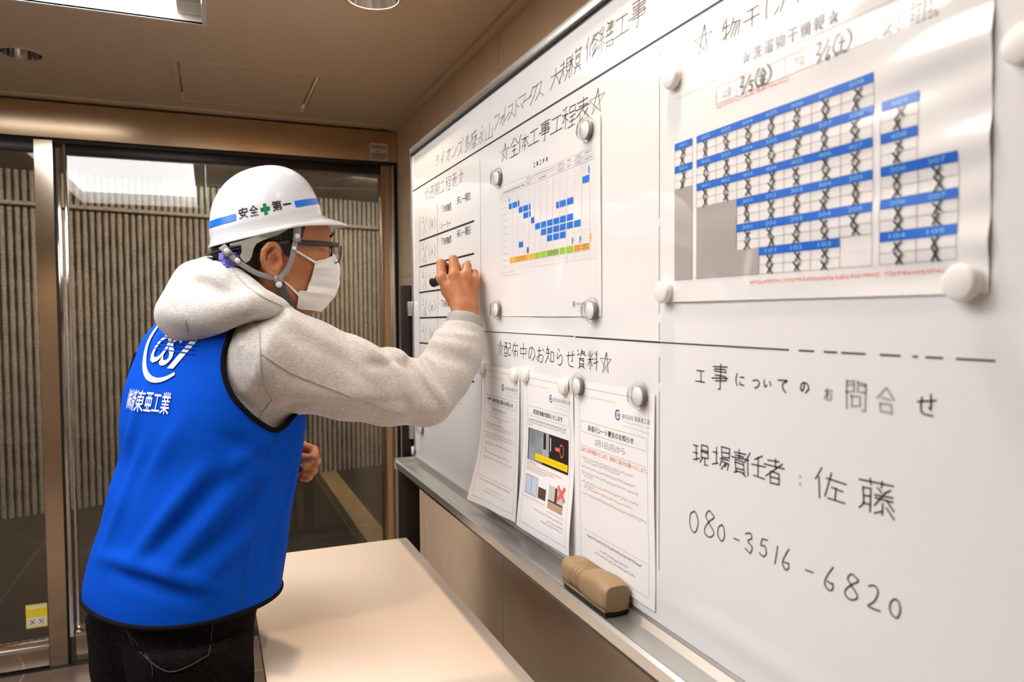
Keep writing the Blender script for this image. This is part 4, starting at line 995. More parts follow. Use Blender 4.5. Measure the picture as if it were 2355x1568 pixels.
def poly_sd(pts, X, Y):
    """signed distance to a closed polygon (negative inside)"""
    pts = np.array(pts, float); d = np.full(len(X), 1e9); ins = np.zeros(len(X), bool); n = len(pts)
    for i in range(n):
        a, b = pts[i], pts[(i+1) % n]; ab = b-a; t = np.clip(((X-a[0])*ab[0]+(Y-a[1])*ab[1])/(ab@ab), 0, 1)
        d = np.minimum(d, np.hypot(X-a[0]-t*ab[0], Y-a[1]-t*ab[1])); c = ((a[1] > Y) != (b[1] > Y)); xx = a[0]+(Y-a[1])/(b[1]-a[1]+1e-12)*ab[0]; ins ^= c & (X < xx)
    return np.where(ins, -d, d)
def solidify(o, th, off=-1):
    m = o.modifiers.new('thickness', 'SOLIDIFY'); m.thickness = th; m.offset = off; m.use_even_offset = False

# ------------------------------------------------------------------ the person
PHI = math.radians(30); TF = np.array([math.cos(PHI), math.sin(PHI), 0]); TR = np.array([math.sin(PHI), -math.cos(PHI), 0]); UP = np.array([0, 0, 1.])
person = thing('person', 'person in blue vest, grey hoodie and white helmet writing on the whiteboard', 'person', (-.06, 1.53, 0))
DT = 1.43
ST = [(1420, 246, 604, .80), (1352, 237, 609, .80), (1260, 254, 623, .80), (1193, 275, 631, .78), (1121, 291, 643, .76), (1043, 313, 657, .72), (964, 314, 666, .68), (889, 323, 668, .62), (820, 344, 668, .55), (775, 360, 666, .50), (745, 385, 660, .50), (722, 412, 652, .52), (705, 440, 645, .58), (690, 475, 640, .75), (660, 505, 640, .95)]
def herm(v, o, z):
    v = np.array(v)[o]; m = np.gradient(v, z); i = np.clip(np.searchsorted(z, ZT)-1, 0, len(z)-2); h = z[i+1]-z[i]; t = np.clip((ZT-z[i])/h, 0, 1)
    return (2*t**3-3*t**2+1)*v[i]+(t**3-2*t**2+t)*h*m[i]+(-2*t**3+3*t**2)*v[i+1]+(t**3-t**2)*h*m[i+1]
def set_torso(ST):
    global zs, ZT, TX_, TY_, TA_, TB_
    z_, cxs, cys, aa, bb = [], [], [], [], []
    for py, l, r, ra in ST:
        mid = (l+r)/2; c = at(mid, py, DT); rd = ray(mid, py); e = nrm([rd[1], -rd[0], 0]); hw = (r-l)/2*DT/FPX
        a = hw/math.hypot(TR@e, ra*(TF@e)); z_.append(c[2]); cxs.append(c[0]); cys.append(c[1]); aa.append(a); bb.append(a*ra)
    o = np.argsort(z_); zs = np.array(z_)[o]; ZT = np.linspace(zs[0]-.12, zs[-1]+.05, 1500)
    TX_, TY_, TA_, TB_ = [herm(v, o, zs) for v in (cxs, cys, aa, bb)]
set_torso(ST)
def torso_local(p):
    z = p[:, 2]; i = lambda T: np.interp(z, ZT, T); q = np.stack([p[:, 0]-i(TX_), p[:, 1]-i(TY_)], 1); return q@TR[:2], q@TF[:2], i(TA_), i(TB_)
def torso(p, grow=0.):
    r, f, a, b = torso_local(p); a = np.maximum(a+grow, .01); b = np.maximum(b+grow, .01); n = 2.3
    rho = ((np.abs(r)/a)**n+(np.abs(f)/b)**n)**(1/n)+1e-9; g = np.sqrt((r/a**2)**2+(f/b**2)**2)/rho+1e-9; d = (rho-1)/np.maximum(g, 2.)
    return np.maximum(d, p[:, 2]-(zs[-1]+.02))
def seg_ridge(p, a, b, w, h):
    a = np.array(a); ab = np.array(b)-a; t = np.clip(((p-a)@ab)/(ab@ab), 0, 1); d = np.linalg.norm(p-(a+t[:, None]*ab), axis=1); return h*np.exp(-(d/w)**2)*np.sin(np.pi*(.08+.84*t))
def path_ridge(p, pts, w, h):
    lo, hi = pts.min(0)-3*w, pts.max(0)+3*w; m = ((p > lo) & (p < hi)).all(1); out = np.zeros(len(p))
    if not m.any(): return out
    q = p[m]; best = np.full(len(q), 9.); tt = np.zeros(len(q)); n = len(pts)-1
    for i in range(n):
        a = pts[i]; ab = pts[i+1]-a; t = np.clip(((q-a)@ab)/(ab@ab+1e-12), 0, 1); d = np.linalg.norm(q-(a+t[:, None]*ab), axis=1); c = d < best; best[c] = d[c]; tt[c] = (i+t[c])/n
    out[m] = h*np.exp(-(best/w)**2)*np.sin(np.pi*(.08+.84*tt)); return out
# soft drape of the vest: long diagonal folds over the small of the back and the hem
def on_t(px, py, g=0.): return march(lambda q: torso(q, g), CAMP+ray(px, py)*.9, ray(px, py), 0, .8, 120)[0]
FOLD = [((240, 1270), (330, 1030), .016, .012), ((300, 1300), (475, 1070), .015, .015), ((385, 1315), (585, 1085), .015, .015), ((470, 1330), (660, 1150), .014, .011), ((230, 1278), (500, 1352), .014, .012), ((290, 1030), (335, 890), .016, .008), ((350, 1270), (530, 1070), .014, -.012), ((430, 1300), (625, 1110), .013, -.012), ((255, 1310), (450, 1378), .012, -.010), ((560, 1300), (650, 1010), .010, .008), ((600, 1350), (682, 1050), .010, -.007), ((330, 1130), (420, 960), .018, .007), ((480, 1110), (620, 1010), .016, .008), ((500, 1000), (625, 1060), .016, -.006)]
FOLD3 = []
for a, b, w, h in FOLD:
    P = np.array([on_t(a[0]+(b[0]-a[0])*k/7, a[1]+(b[1]-a[1])*k/7, .012) for k in range(8)]); P = P[~np.isnan(P).any(1)]
    if len(P) > 2: FOLD3.append((P, w, h))
def vest_f(p):
    d = torso(p, .012)
    for P, w, h in FOLD3: d = d-path_ridge(p, P, w, h)
    return d
Z_HEM = at(420, 1352, DT)[2]; Z_TOP = at(500, 700, DT)[2]

# armhole outline in (forward, height) on the right side, taken from points of the vest surface
AH = [(585, 716), (536, 746), (513, 804), (512, 861), (533, 914), (580, 961), (621, 988), (640, 996), (690, 937)]
ahp = []
for q in AH:
    h3 = on_t(*q, .012)
    if not np.isnan(h3).any(): r, f, a, b = torso_local(h3[None]); ahp.append((f[0], h3[2]))
fm, zm = ahp[-1]
ahp += [(fm+.035, zm+.045), (fm+.055, zm+.08), (fm+.055, zm+.13), (fm+.03, zm+.175), (ahp[0][0]+.02, ahp[0][1]+.04), (ahp[0][0], ahp[0][1]+.03)]
# joints of the arms
SH = at(612, 806, 1.315); EL = at(978, 912, 1.475); WR = at(1071, 712, 1.565)
ARM = [at(560, 795, 1.365), SH, at(700, 840, 1.355), at(800, 870, 1.395), at(890, 898, 1.435), EL, at(1018, 862, 1.50), at(1046, 815, 1.525), at(1063, 768, 1.545)]
ARM_R = [.078, .084, .084, .077, .066, .0565, .056, .0535, .046]
CUFF = [at(1064, 765, 1.547), at(1070, 728, 1.558)]
LSH = at(470, 800, 1.60); LEL = at(500, 1050, 1.72); LWR = at(655, 1062, 1.575)
LARM = [LSH, at(480, 930, 1.68), LEL, at(580, 1062, 1.66), at(640, 1062, 1.585)]; LARM_R = [.082, .070, .058, .052, .042]
CREASE = [((930, 822), (985, 905), .010, -.020), ((955, 832), (1012, 912), .010, .014), ((900, 825), (945, 912), .011, .014), ((985, 845), (1015, 892), .008, -.016), ((835, 795), (910, 850), .013, .012), ((860, 838), (930, 838), .010, -.010), ((690, 745), (765, 800), .016, .011), ((640, 735), (700, 790), .014, -.007), ((1005, 785), (1080, 800), .011, .011), ((1000, 812), (1075, 835), .011, -.009), ((1018, 768), (1090, 776), .009, .010), ((680, 900), (900, 930), .020, .007), ((640, 945), (700, 930), .014, -.010), ((600, 770), (650, 930), .012, .006), ((760, 805), (850, 880), .016, -.007), ((800, 930), (930, 925), .014, -.007)]
def sleeve0(p): return chain(p, ARM, ARM_R, .02)
CR3 = []
for a, b, w, h in CREASE:
    a, b = np.array(a, float), np.array(b, float); P = []
    for k in range(9):
        c = a+(b-a)*(k/8*1.4-.2); q = march(sleeve0, CAMP+ray(*c)*1.0, ray(*c), 0, .8, 120)[0]
        if not np.isnan(q).any(): P.append(q)
    if len(P) > 2:
        P[0] = P[0]+ray(*a)*.0; P.insert(0, P[0]+(P[0]-P[1])*.6+nrm(ray(*a))*.02); CR3.append((np.array(P), w, h))
def sleeve(p):
    d = sleeve0(p); r, f, a, b = torso_local(p); d = smin(d, ell(p, at(893, 858, 1.44), (.055, .055, .052)), .006); d = smin(d, ell(p, at(942, 872, 1.462), (.042, .046, .043)), .006); d = d+np.where(r > .02, np.clip(poly_sd(ahp, f, p[:, 2])+.018, 0, .2)*2.2*np.clip((.02-f)/.03, 0, 1), 0)
    for P, w, h in CR3: d = d-path_ridge(p, P, w, h)
    return d
NECK = [at(505, 705, 1.46), at(560, 655, 1.43), at(622, 640, 1.42)]
def hood_f(p):
    H1 = ell(p, at(476, 692, 1.40), (.088, .130, .055), [nrm([.75, .1, .66]), nrm([.1, -1, .0]), nrm([-.66, 0, .75])])
    H2 = ell(p, at(444, 730, 1.37), (.056, .125, .038), [nrm([.9, .0, -.25]), nrm([.0, -1, .0]), nrm([.25, 0, .9])])
    H3 = ell(p, at(476, 660, 1.41), (.050, .105, .034))
    d = smin(smin(H1, H2, .035), H3, .04); d = smin(d, chain(p, [at(436, 734, 1.33), at(500, 722, 1.27), at(575, 702, 1.255), at(640, 712, 1.30)], [.036, .034, .024, .014]), .03); d = smin(d, cone(p, at(446, 642, 1.36), at(404, 722, 1.33), .030, .026), .03)
    col = [at(500, 640, 1.40), at(545, 660, 1.325), at(600, 700, 1.30), at(645, 714, 1.325), at(662, 722, 1.40), at(655, 712, 1.47), at(600, 680, 1.52), at(530, 650, 1.51), at(480, 630, 1.46)]
    d = smin(d, chain(p, col, [.034, .032, .026, .016, .018, .024, .034, .036, .034]), .035)
    d = smax(d, -cone(p, at(568, 712, 1.42), at(630, 575, 1.415), .080, .100), .012)
    for A, B, w, h in HF: d = d-seg_ridge(p, A, B, w, h)
    return d
HF = [(at(395, 690, 1.28), at(575, 715, 1.27), .014, .012), (at(385, 735, 1.30), at(540, 718, 1.26), .011, -.012), (at(435, 640, 1.30), at(545, 690, 1.27), .012, -.012), (at(500, 612, 1.34), at(610, 690, 1.26), .010, .010), (at(375, 700, 1.33), at(440, 762, 1.31), .010, .006), (at(470, 605, 1.36), at(560, 660, 1.28), .010, -.008), (at(420, 660, 1.33), at(400, 740, 1.30), .012, -.006)]
def hoodie_f(p):
    d = torso(p, -.004)+.030*np.clip((1.17-p[:, 2])/.04, 0, 1); d = smin(d, sleeve(p), .03); d = smin(d, chain(p, LARM, LARM_R, .02), .03); return np.maximum(d, p[:, 2]-at(560, 700, DT)[2])

V, F = isomesh(vest_f, (TX_.min()-.32, 1.15, Z_HEM-.02), (TX_.max()+.34, 1.95, Z_TOP+.03), .006)
def vest_cut(P):
    r, f, a, b = torso_local(P); g = np.maximum(Z_HEM-P[:, 2], P[:, 2]-Z_TOP); arm = poly_sd(ahp, f, P[:, 2]); g = np.maximum(g, np.where(np.abs(r) > .03, -arm, -1.)); return g
V, F, LP = clip(V, F, vest_cut(V))
vest = mesh('vest', V, F, M['vest'], person, True); solidify(vest, .004)
for P, cl in LP:
    P = resample(smooth_loop(P, 10, cl), .007, cl); P = smooth_loop(P, 4, cl)
    MB().tube(P, .0047, 10, cl).build('piping', M['piping'], vest, True)
# side seam and shoulder label prints on the vest
sp = [on_t(*q, .012) for q in ((636, 1003), (610, 1060), (594, 1120), (586, 1180), (575, 1260), (562, 1330), (548, 1408))]
sp = np.array([q for q in sp if not np.isnan(q).any()]); dirs = lambda P: np.array([nrm(q-CAMP) for q in P]); rd_ = lambda P: march(vest_f, P-dirs(P)*.06, dirs(P), 0, .2, 50)
sp = rd_(resample(sp, .01)); sp = sp[~np.isnan(sp).any(1)]; M['vest_seam'] = mat('vest_seam', (.001, .05, .30), .7)
MB().tube(sp, .0011, 6).build('side_seam', M['vest_seam'], vest, True)
def on_vest(px, py): d = ray(px, py); return march(vest_f, CAMP+d*.95, d, 0, .7, 120)[0]
def back_decal(name, pts2, faces, m, lift=.0028):
    """pts2 in (s along the person's right, z) on the vest back, pressed on along the forward direction"""
    fc_ = float(np.array([TX_[700], TY_[700], 0])@TF); O = np.array([TR*s_+UP*z+TF*(fc_-.42) for s_, z in pts2]); Q = march(vest_f, O, TF, 0, .5, 120); ok = ~np.isnan(Q).any(1)
    Q = Q-TF*lift; f2 = [f for f in faces if all(ok[i] for i in f)]; return mesh(name, np.where(ok[:, None], Q, 0), f2, m, vest)
def sz(px, py): q = on_vest(px, py); return q@TR, q[2]
def grid_text(txt, s0, s1, z0, z1, thick=.02, shear=0.):
    v, f = text2d(txt, thick, shear); lo, hi = v.min(0), v.max(0); q = (v-lo)/(hi-lo); return [(s0+(s1-s0)*a, z0+(z1-z0)*b) for a, b in q], f
sA, zA = sz(298, 913); sB, zB = sz(394, 930); 
# company logo and name on the vest back
mb2 = lambda pts, faces, name: back_decal(name, pts, faces, M['vest_white'])
v, f = grid_text('㈱新東亜工業', sA, sB, (zA+zB)/2-.019, (zA+zB)/2+.019, .006)
mb2(v, f, 'back_lettering')
sC0, zC0 = sz(322, 840); sC1, zC1 = sz(386, 855); sM, zM = sz(345, 873); sT, zT = sz(352, 770); sO0, zO0 = sz(352, 810); sI1, zI1 = sz(452, 800)
K = 40; pts = []; 
sC0, zC0 = sz(320, 838); sC1, zC1 = sz(368, 850); ca, cb = sC1, zM+.084; ra_, rb_ = ca-sC0, .088
for k in range(K+1):
    a = math.radians(85+k*(220/K)); wd = .0135*(.35+.65*math.sin(math.pi*(k+6)/(K+8)))
    for q in (1., 1.-wd/.09): pts.append((ca+ra_*q*math.cos(a), cb+rb_*q*math.sin(a)))
mb2(pts, [(2*k, 2*k+1, 2*k+3, 2*k+2) for k in range(K)], 'back_logo')
sO0 = sz(351, 815)[0]; sI1 = sz(453, 800)[0]; w_ = sI1-sO0; base = zO0-.018
for i, ch in enumerate('OSI'):
    v, f = text2d(ch, .02, .45); lo, hi = v.min(0), v.max(0); q = (v-lo)/(hi-lo); s0 = sO0+w_*(0, .30, .56)[i]; s1 = s0+w_*(.42, .40, .44)[i]
    mb2([(s0+(s1-s0)*a, base-.004*i+.054*b) for a, b in q], f, 'back_logo')
for k in range(4):
    zz = base+.026+.0072*k; st = [(sO0-.004+w_*1.04*j/24, zz+h-.004*j/12) for h in (0, .0018) for j in range(25)]; o = back_decal('logo_stripe', st, [(j, j+1, 26+j, 25+j) for j in range(24)], M['vest'], .0034)
sD, zD = sz(421, 768); mb2([(sD-.006, zD-.007), (sD+.006, zD-.007), (sD+.006, zD+.004), (sD-.006, zD+.004)], [(0, 1, 2, 3)], 'back_logo')

# hoodie with its seams, cuffs and hood
lo = np.array([min(TX_.min()-.30, LEL[0]-.1), 1.12, Z_HEM+.10]); hi = np.array([WR[0]+.10, 2.02, Z_TOP+.06])
V, F = isomesh(hoodie_f, lo, hi, .0048)
cdir = nrm(CUFF[1]-CUFF[0]); ldir = nrm(LARM[-1]-LARM[-2])
def hood_cut(P): return np.maximum(np.maximum(np.where(np.linalg.norm(P-CUFF[0], axis=1) < .16, (P-CUFF[0])@cdir-.012, -1), np.where(np.linalg.norm(P-LARM[-1], axis=1) < .14, (P-LARM[-1])@ldir-.004, -1)), Z_HEM+.12-P[:, 2])
V, F, LP = clip(V, F, hood_cut(V)); hoodie = mesh('hoodie', V, F, M['hoodie'], person, True); solidify(hoodie, .004)
def cuff(a, b, r0, r1, R):
    a, b = np.array(a), np.array(b); d = nrm(b-a); pr = [(r0*.86, -.010), (r0, -.004), (r0*1.04, .004), (r0*1.02, .35*np.linalg.norm(b-a)), (r1*1.05, .75*np.linalg.norm(b-a)), (r1, np.linalg.norm(b-a)), (r1-.006, np.linalg.norm(b-a)+.002), (r1-.009, np.linalg.norm(b-a)-.004), (r1-.009, np.linalg.norm(b-a)-.03)]
    mb = MB(); u = nrm(np.cross(d, [0, 0, 1.])); w = np.cross(d, u); K = 72; vs = []
    for i, (r, h) in enumerate(pr):
        for k in range(K):
            t_ = 2*math.pi*k/K; rr = r*(1+(.012 if 1 < i < 6 else 0)*math.sin(24*t_)); vs.append(a+d*h+(u*math.cos(t_)*R+w*math.sin(t_))*rr)
    mb.add(vs, [(i*K+k, i*K+(k+1) % K, (i+1)*K+(k+1) % K, (i+1)*K+k) for i in range(len(pr)-1) for k in range(K)]); return mb.build('cuff', M['rib_knit'], hoodie, True)
cuff(CUFF[0]-cdir*.004, CUFF[1], .0405, .0365, 1.0); cuff(LARM[-1]-ldir*.006, LARM[-1]+ldir*.05, .042, .036, 1.)
V, F = isomesh(hood_f, at(400, 790, 1.28)-[.20, .28, .06], at(640, 590, 1.42)+[.16, .30, .08], .0045)
hood = mesh('hood', V, F, M['hoodie'], hoodie, True)
def on_f(f, px, py, a=.9): d = ray(px, py); return march(f, CAMP+d*a, d, 0, .9, 140)[0]
def seam(f, pts, name, par, m=M['seam'], r=.0009):
    q = np.array([on_f(f, *p) for p in pts]); q = q[~np.isnan(q).any(1)]
    if len(q) > 1:
        q = resample(np.array(catmull(q, 6)), .006); d = dirs(q); z = march(f, q-d*.05, d, 0, .12, 40); z = z[~np.isnan(z).any(1)]
        if len(z) > 2: MB().tube(z-dirs(z)*.0012, r, 6).build(name, m, par, True)
seam(hoodie_f, [(582, 722), (596, 760), (598, 800), (600, 850), (608, 890), (626, 920)], 'shoulder_seam', hoodie)
seam(hoodie_f, [(600, 812), (660, 852), (720, 878), (790, 905), (870, 935), (930, 957)], 'sleeve_seam', hoodie)
seam(hoodie_f, [(626, 920), (606, 945), (594, 962)], 'side_seam', hoodie)
seam(hood_f, [(432, 764), (428, 748), (426, 735)], 'hood_seam', hood); seam(hood_f, [(530, 612), (560, 650), (600, 680), (650, 704)], 'hood_seam', hood)

# trousers
HP = np.array([TX_[300], TY_[300]]); RT = TR
def tp(r, f, z): c = np.array([np.interp(max(z, Z_HEM-.1), ZT, TX_), np.interp(max(z, Z_HEM-.1), ZT, TY_)]); return np.array([c[0], c[1], z])+TR*r+TF*f
LEGS = []
for sgn in (1, -1):
    LEGS.append(([tp(.085*sgn, -.03, .86), tp(.09*sgn, -.03, .72), tp(.098*sgn, -.015, .47), tp(.105*sgn, -.02, .25), tp(.11*sgn, -.035, .07)], [.112, .098, .078, .070, .066]))
BUT = [tp(.072, -.040, .79), tp(-.060, -.030, .79)]
def trousers_f(p):
    d = None
    for pts, rs in LEGS: c = chain(p, pts, rs, .02); d = c if d is None else smin(d, c, .035)
    for b in BUT: d = smin(d, ell(p, b, (.092, .088, .10)), .04)
    d = smin(d, ell(p, tp(0, .0, .90), (.17, .125, .10), [TR, TF, UP]), .04)
    for A, B, w, h in TFOLD: d = d-seg_ridge(p, A, B, w, h)
    return np.maximum(np.maximum(d, np.where(p[:, 2] > Z_HEM-.05, torso(p, -.006)+.03*np.clip((p[:, 2]-Z_HEM)/.03, 0, 1), -1)), p[:, 2]-.95)
TFOLD = []
TFOLD = [(a, b, w, h) for a, b, w, h in [(on_f(trousers_f, 330, 1545), on_f(trousers_f, 470, 1530), .012, .008), (on_f(trousers_f, 300, 1470), on_f(trousers_f, 330, 1560), .012, -.006), (on_f(trousers_f, 520, 1500), on_f(trousers_f, 570, 1540), .010, .006)] if not (np.isnan(a).any() or np.isnan(b).any())]
V, F = isomesh(trousers_f, tp(0, 0, .05)-[.34, .34, .03], tp(0, 0, .95)+[.34, .34, .0], .008)
V, F, LP = clip(V, F, lambda P: .065-P[:, 2]); trousers = mesh('trousers', V, F, M['denim'], person, True)
seam(trousers_f, [(290, 1428), (300, 1470), (322, 1500), (390, 1545), (470, 1512), (482, 1495), (489, 1430)], 'back_pocket', trousers, M['stitch'], .0011)
seam(trousers_f, [(250, 1405), (290, 1450), (345, 1520), (350, 1560)], 'centre_seam', trousers, M['stitch'], .0009)
for sgn in (1, -1):
    c = tp(.112*sgn, .02, 0); sh = mesh('shoe', *isomesh(lambda p: np.maximum(smin(smin(ell(p, c+TF*.055+UP*.035, (.105, .046, .042), [TF, TR, UP]), ell(p, c-TF*.045+UP*.05, (.065, .042, .055), [TF, TR, UP]), .03), cone(p, c-TF*.055+UP*.06, c-TF*.055+UP*.11, .045, .05), .02), .014-p[:, 2]), c-[.22, .22, .0], c+[.22, .22, .14], .006), M['shoe'], person, True)
    mesh('sole', *isomesh(lambda p: np.maximum(np.maximum(np.minimum(ell(p*[1, 1, 0], (c+TF*.055)*[1, 1, 0], (.110, .050, .05), [TF, TR, UP]), ell(p*[1, 1, 0], (c-TF*.05)*[1, 1, 0], (.070, .044, .05), [TF, TR, UP])), p[:, 2]-.016), .001-p[:, 2]), c-[.22, .22, .01], c+[.22, .22, .05], .005), M['sole'], sh, True)

# head, neck, arms and hands: one continuous skin
HC = at(612, 608, 1.42); AZ, PT = math.radians(12), math.radians(-3)
hf = np.array([math.cos(AZ)*math.cos(PT), math.sin(AZ)*math.cos(PT), math.sin(PT)]); hr = np.array([math.sin(AZ), -math.cos(AZ), 0.]); hu = np.cross(hr, hf); HA = np.array([hf, hr, hu])
def HP_(f, r, u): return HC+hf*f+hr*r+hu*u
def pl(px, py, r):
    d = ray(px, py); o = CAMP-(HC+hr*r); return CAMP-d*((o@hr)/(d@hr))
def flu(P): return (np.asarray(P)-HC)@HA.T
def head_l(q):
    R2 = lambda f, r, u: (np.array([f, r, u]), np.array([f, -r, u]))
    d = ell(q, (.012, 0, .055), (.102, .078, .088)); d = smin(d, ell(q, (.060, 0, .002), (.058, .061, .078)), .035)
    d = smin(d, ell(q, (.055, 0, -.055), (.048, .048, .038)), .02)
    for sg in (1, -1):
        d = smin(d, cone(q, (.004, .057*sg, -.042), (.080, .022*sg, -.068), .019, .016), .03)
        d = smin(d, ell(q, (.080, .046*sg, .010), (.026, .022, .022)), .025)
    d = smin(d, ell(q, (.093, 0, -.068), (.018, .022, .017)), .02)
    d = smin(d, cone(q, (.100, -.034, .064), (.100, .034, .064), .016, .016), .025)
    for sg in (1, -1): d = smax(d, -ell(q, (.122, .032*sg, .040), (.020, .019, .013)), .012)
    for sg in (1, -1): d = smin(d, ell(q, (.099, .032*sg, .039), (.0135, .0155, .0125)), .004)
    d = smin(d, cone(q, (.112, 0, .050), (.130, 0, .008), .007, .0105), .014)
    for sg in (1, -1): d = smin(d, ell(q, (.121, .011*sg, .004), (.009, .007, .007)), .008)
    d = smin(d, ell(q, (.110, 0, -.030), (.010, .022, .006)), .008); d = smin(d, ell(q, (.108, 0, -.042), (.010, .020, .007)), .008); d = smax(d, -ell(q, (.122, 0, -.0355), (.010, .022, .0012)), .004)
    for sg in (1, -1):
        c = np.array([1, sg, 1.]); t = q*c
        ex = nrm([.97, .24, 0]); ey = nrm([-.24, .97, 0]); A3 = [ex, ey, UP]
        e = ell(t, (-.014, .083, .001), (.019, .0055, .030), A3)
        hx = [(.001, .080, .016), (-.002, .083, .025), (-.011, .088, .0315), (-.022, .092, .029), (-.0315, .094, .017), (-.033, .093, .003), (-.028, .090, -.012), (-.018, .086, -.023), (-.008, .082, -.028)]
        e = smin(e, chain(t, hx, [.0042, .0045, .005, .0052, .0052, .005, .0048, .0055, .0070]), .004)
        e = smin(e, chain(t, [(-.010, .088, .018), (-.021, .090, .008), (-.021, .089, -.006), (-.012, .086, -.016)], [.0036, .004, .0042, .004]), .003)
        e = smax(e, -ell(t, (-.010, .094, .000), (.0095, .011, .0125)), .003); e = smin(e, ell(t, (.0015, .084, -.003), (.0045, .0055, .007)), .003)
        d = smin(d, e, .006)
    return d
def head_f(p): return head_l((p-HC)@HA.T)
PXD = lambda L: [at(*x) for x in L]
RH = dict(index=(PXD([(1060, 702, 1.572), (1017, 641, 1.585), (1014, 605, 1.610), (1028, 614, 1.632), (1044, 625, 1.648)]), [.0135, .0122, .0096, .0088, .0080]),
          middle=(PXD([(1067, 702, 1.568), (1045, 634, 1.577), (1043, 597, 1.605), (1050, 614, 1.635), (1055, 631, 1.652)]), [.0135, .0125, .0100, .0090, .0080]),
          ring=(PXD([(1077, 703, 1.570), (1070, 635, 1.579), (1074, 612, 1.608), (1073, 632, 1.634), (1067, 648, 1.642)]), [.0135, .0120, .0094, .0086, .0078]),
          pinky=(PXD([(1084, 706, 1.575), (1091, 645, 1.588), (1091, 628, 1.611), (1088, 646, 1.628), (1084, 660, 1.634)]), [.0130, .0110, .0084, .0078, .0072]),
          thumb=(PXD([(1052, 698, 1.580), (1030, 670, 1.596), (1031, 648, 1.632), (1048, 634, 1.660)]), [.0165, .0130, .0108, .0092]))
LH = dict(index=(PXD([(655, 1052, 1.585), (690, 1024, 1.580), (722, 1035, 1.553), (724, 1050, 1.532), (708, 1056, 1.528)]), [.0135, .0120, .0097, .0088, .0080]),
          middle=(PXD([(655, 1058, 1.590), (692, 1046, 1.588), (727, 1060, 1.562), (722, 1069, 1.537), (704, 1071, 1.533)]), [.0135, .0122, .0097, .0088, .0080]),
          ring=(PXD([(655, 1064, 1.592), (690, 1067, 1.592), (722, 1078, 1.566), (717, 1085, 1.541), (700, 1085, 1.538)]), [.0135, .0118, .0092, .0084, .0076]),
          pinky=(PXD([(655, 1070, 1.592), (686, 1086, 1.592), (711, 1095, 1.566), (706, 1099, 1.546), (693, 1098, 1.543)]), [.013, .0108, .0083, .0078, .0072]),
          thumb=(PXD([(660, 1052, 1.560), (682, 1053, 1.530), (703, 1057, 1.513), (721, 1055, 1.508)]), [.016, .0125, .0105, .0088]))
def hand_f(p, Hd, wrist, fore, k0=.007):
    d = None
    for n, (pts, rs) in Hd.items():
        c = chain(p, pts[1:], rs[1:], .004); m = cone(p, pts[0], pts[1], rs[0], rs[1])
        c = smin(c, m, .006); d = c if d is None else smin(d, c, .0045 if n != 'thumb' else .016)
    mid = (Hd['middle'][0][0]+Hd['middle'][0][1])/2; pm = Hd['ring'][0][1]*.35+Hd['index'][0][1]*.35+Hd['middle'][0][0]*.3
    d = smin(d, cone(p, Hd['middle'][0][0], pm+(Hd['thumb'][0][1]-pm)*.22, .021, .019), .010)
    side = nrm(np.cross(fore[-1]-fore[0], ray(*(1071, 712)))); d = smin(d, smin(cone(p, wrist-side*.010, fore[0]-side*.012, .0185, .026), cone(p, wrist+side*.010, fore[0]+side*.012, .0185, .026), .01), .014)
    return d
def arms_f(p):
    a = chain(p, ARM[1:6], [.040, .044, .044, .040, .036], .02); a = smin(a, chain(p, [EL, ARM[7], ARM[8]], [.036, .032, .028], .01), .02)
    b = chain(p, LARM, [r-.022 for r in LARM_R], .02); return np.minimum(a, b)
def body_f(p):
    out = np.full(len(p), 1.)
    q = flu(p); near = np.linalg.norm(q-[.02, 0, .0], axis=1) < .24
    nk = smin(cone(p, HP_(-.012, 0, -.02), at(570, 748, 1.43), .056, .062), cone(p, HP_(.03, 0, -.05), at(600, 740, 1.425), .030, .045), .03)
    d = nk; d[near] = smin(d[near], head_l(q[near]), .018)
    d = smin(d, np.maximum(torso(p, -.055), at(500, 980, DT)[2]-.06-p[:, 2]), .03); d = smin(d, arms_f(p), .03)
    for Hd, w, fo in ((RH, WR, [ARM[8], WR]), (LH, LWR, [LARM[-1], LWR])):
        m = np.linalg.norm(p-w, axis=1) < .19
        if m.any(): d[m] = smin(d[m], hand_f(p[m], Hd, w, fo), .012)
    return d
V, F = isomesh(body_f, (TX_.min()-.25, 1.18, .985), (.57, 1.95, HC[2]+.16), .0023, 5)
body = mesh('body', V, F, M['skin'], person, True)
for sg in (1, -1):
    e = MB().ball(HP_(.1005, .032*sg, .040), .0125).build('eye', M['eye_white'], person, True); MB().lathe(HP_(.1005, .032*sg, .040), hf, [(.006, .0108), (.0045, .0120), (.0001, .0131)], 16).build('iris', M['iris'], e, True)
    q = np.array([march(head_f, HP_(.2, r_*sg, u), -hf, 0, .2, 80)[0] for r_, u in ((.014, .066), (.026, .070), (.040, .069), (.052, .061))])
    if not np.isnan(q).any(): MB().tube(resample(q, .004), .0052, 8, flat=.5).build('eyebrow', M['hair'], body, True)
def nail(Hd, n, sz_=.0062):
    pts, rs = Hd[n]; a, b = pts[-2], pts[-1]; t = nrm(b-a); c = nrm(CAMP-b); c = nrm(c-t*(c@t)); w = np.cross(t, c); o = b+t*rs[-1]*.15; K = 5; vs = []
    for i in range(K):
        for j in range(K):
            x, y = (i/(K-1)-.5)*2, (j/(K-1)-.5)*2; e = 1-.25*max(0, x)*abs(y)
            vs.append(o+t*x*sz_*.9+w*y*sz_*.8*e+c*(rs[-1]*math.sqrt(max(0, 1-(y*.62)**2))+.0006-.0012*max(0, x)**2))
    mesh('nail', vs, [(i*K+j, i*K+j+1, (i+1)*K+j+1, (i+1)*K+j) for i in range(K-1) for j in range(K-1)], M['nail'], body, True)
nail(LH, 'thumb', .0068)

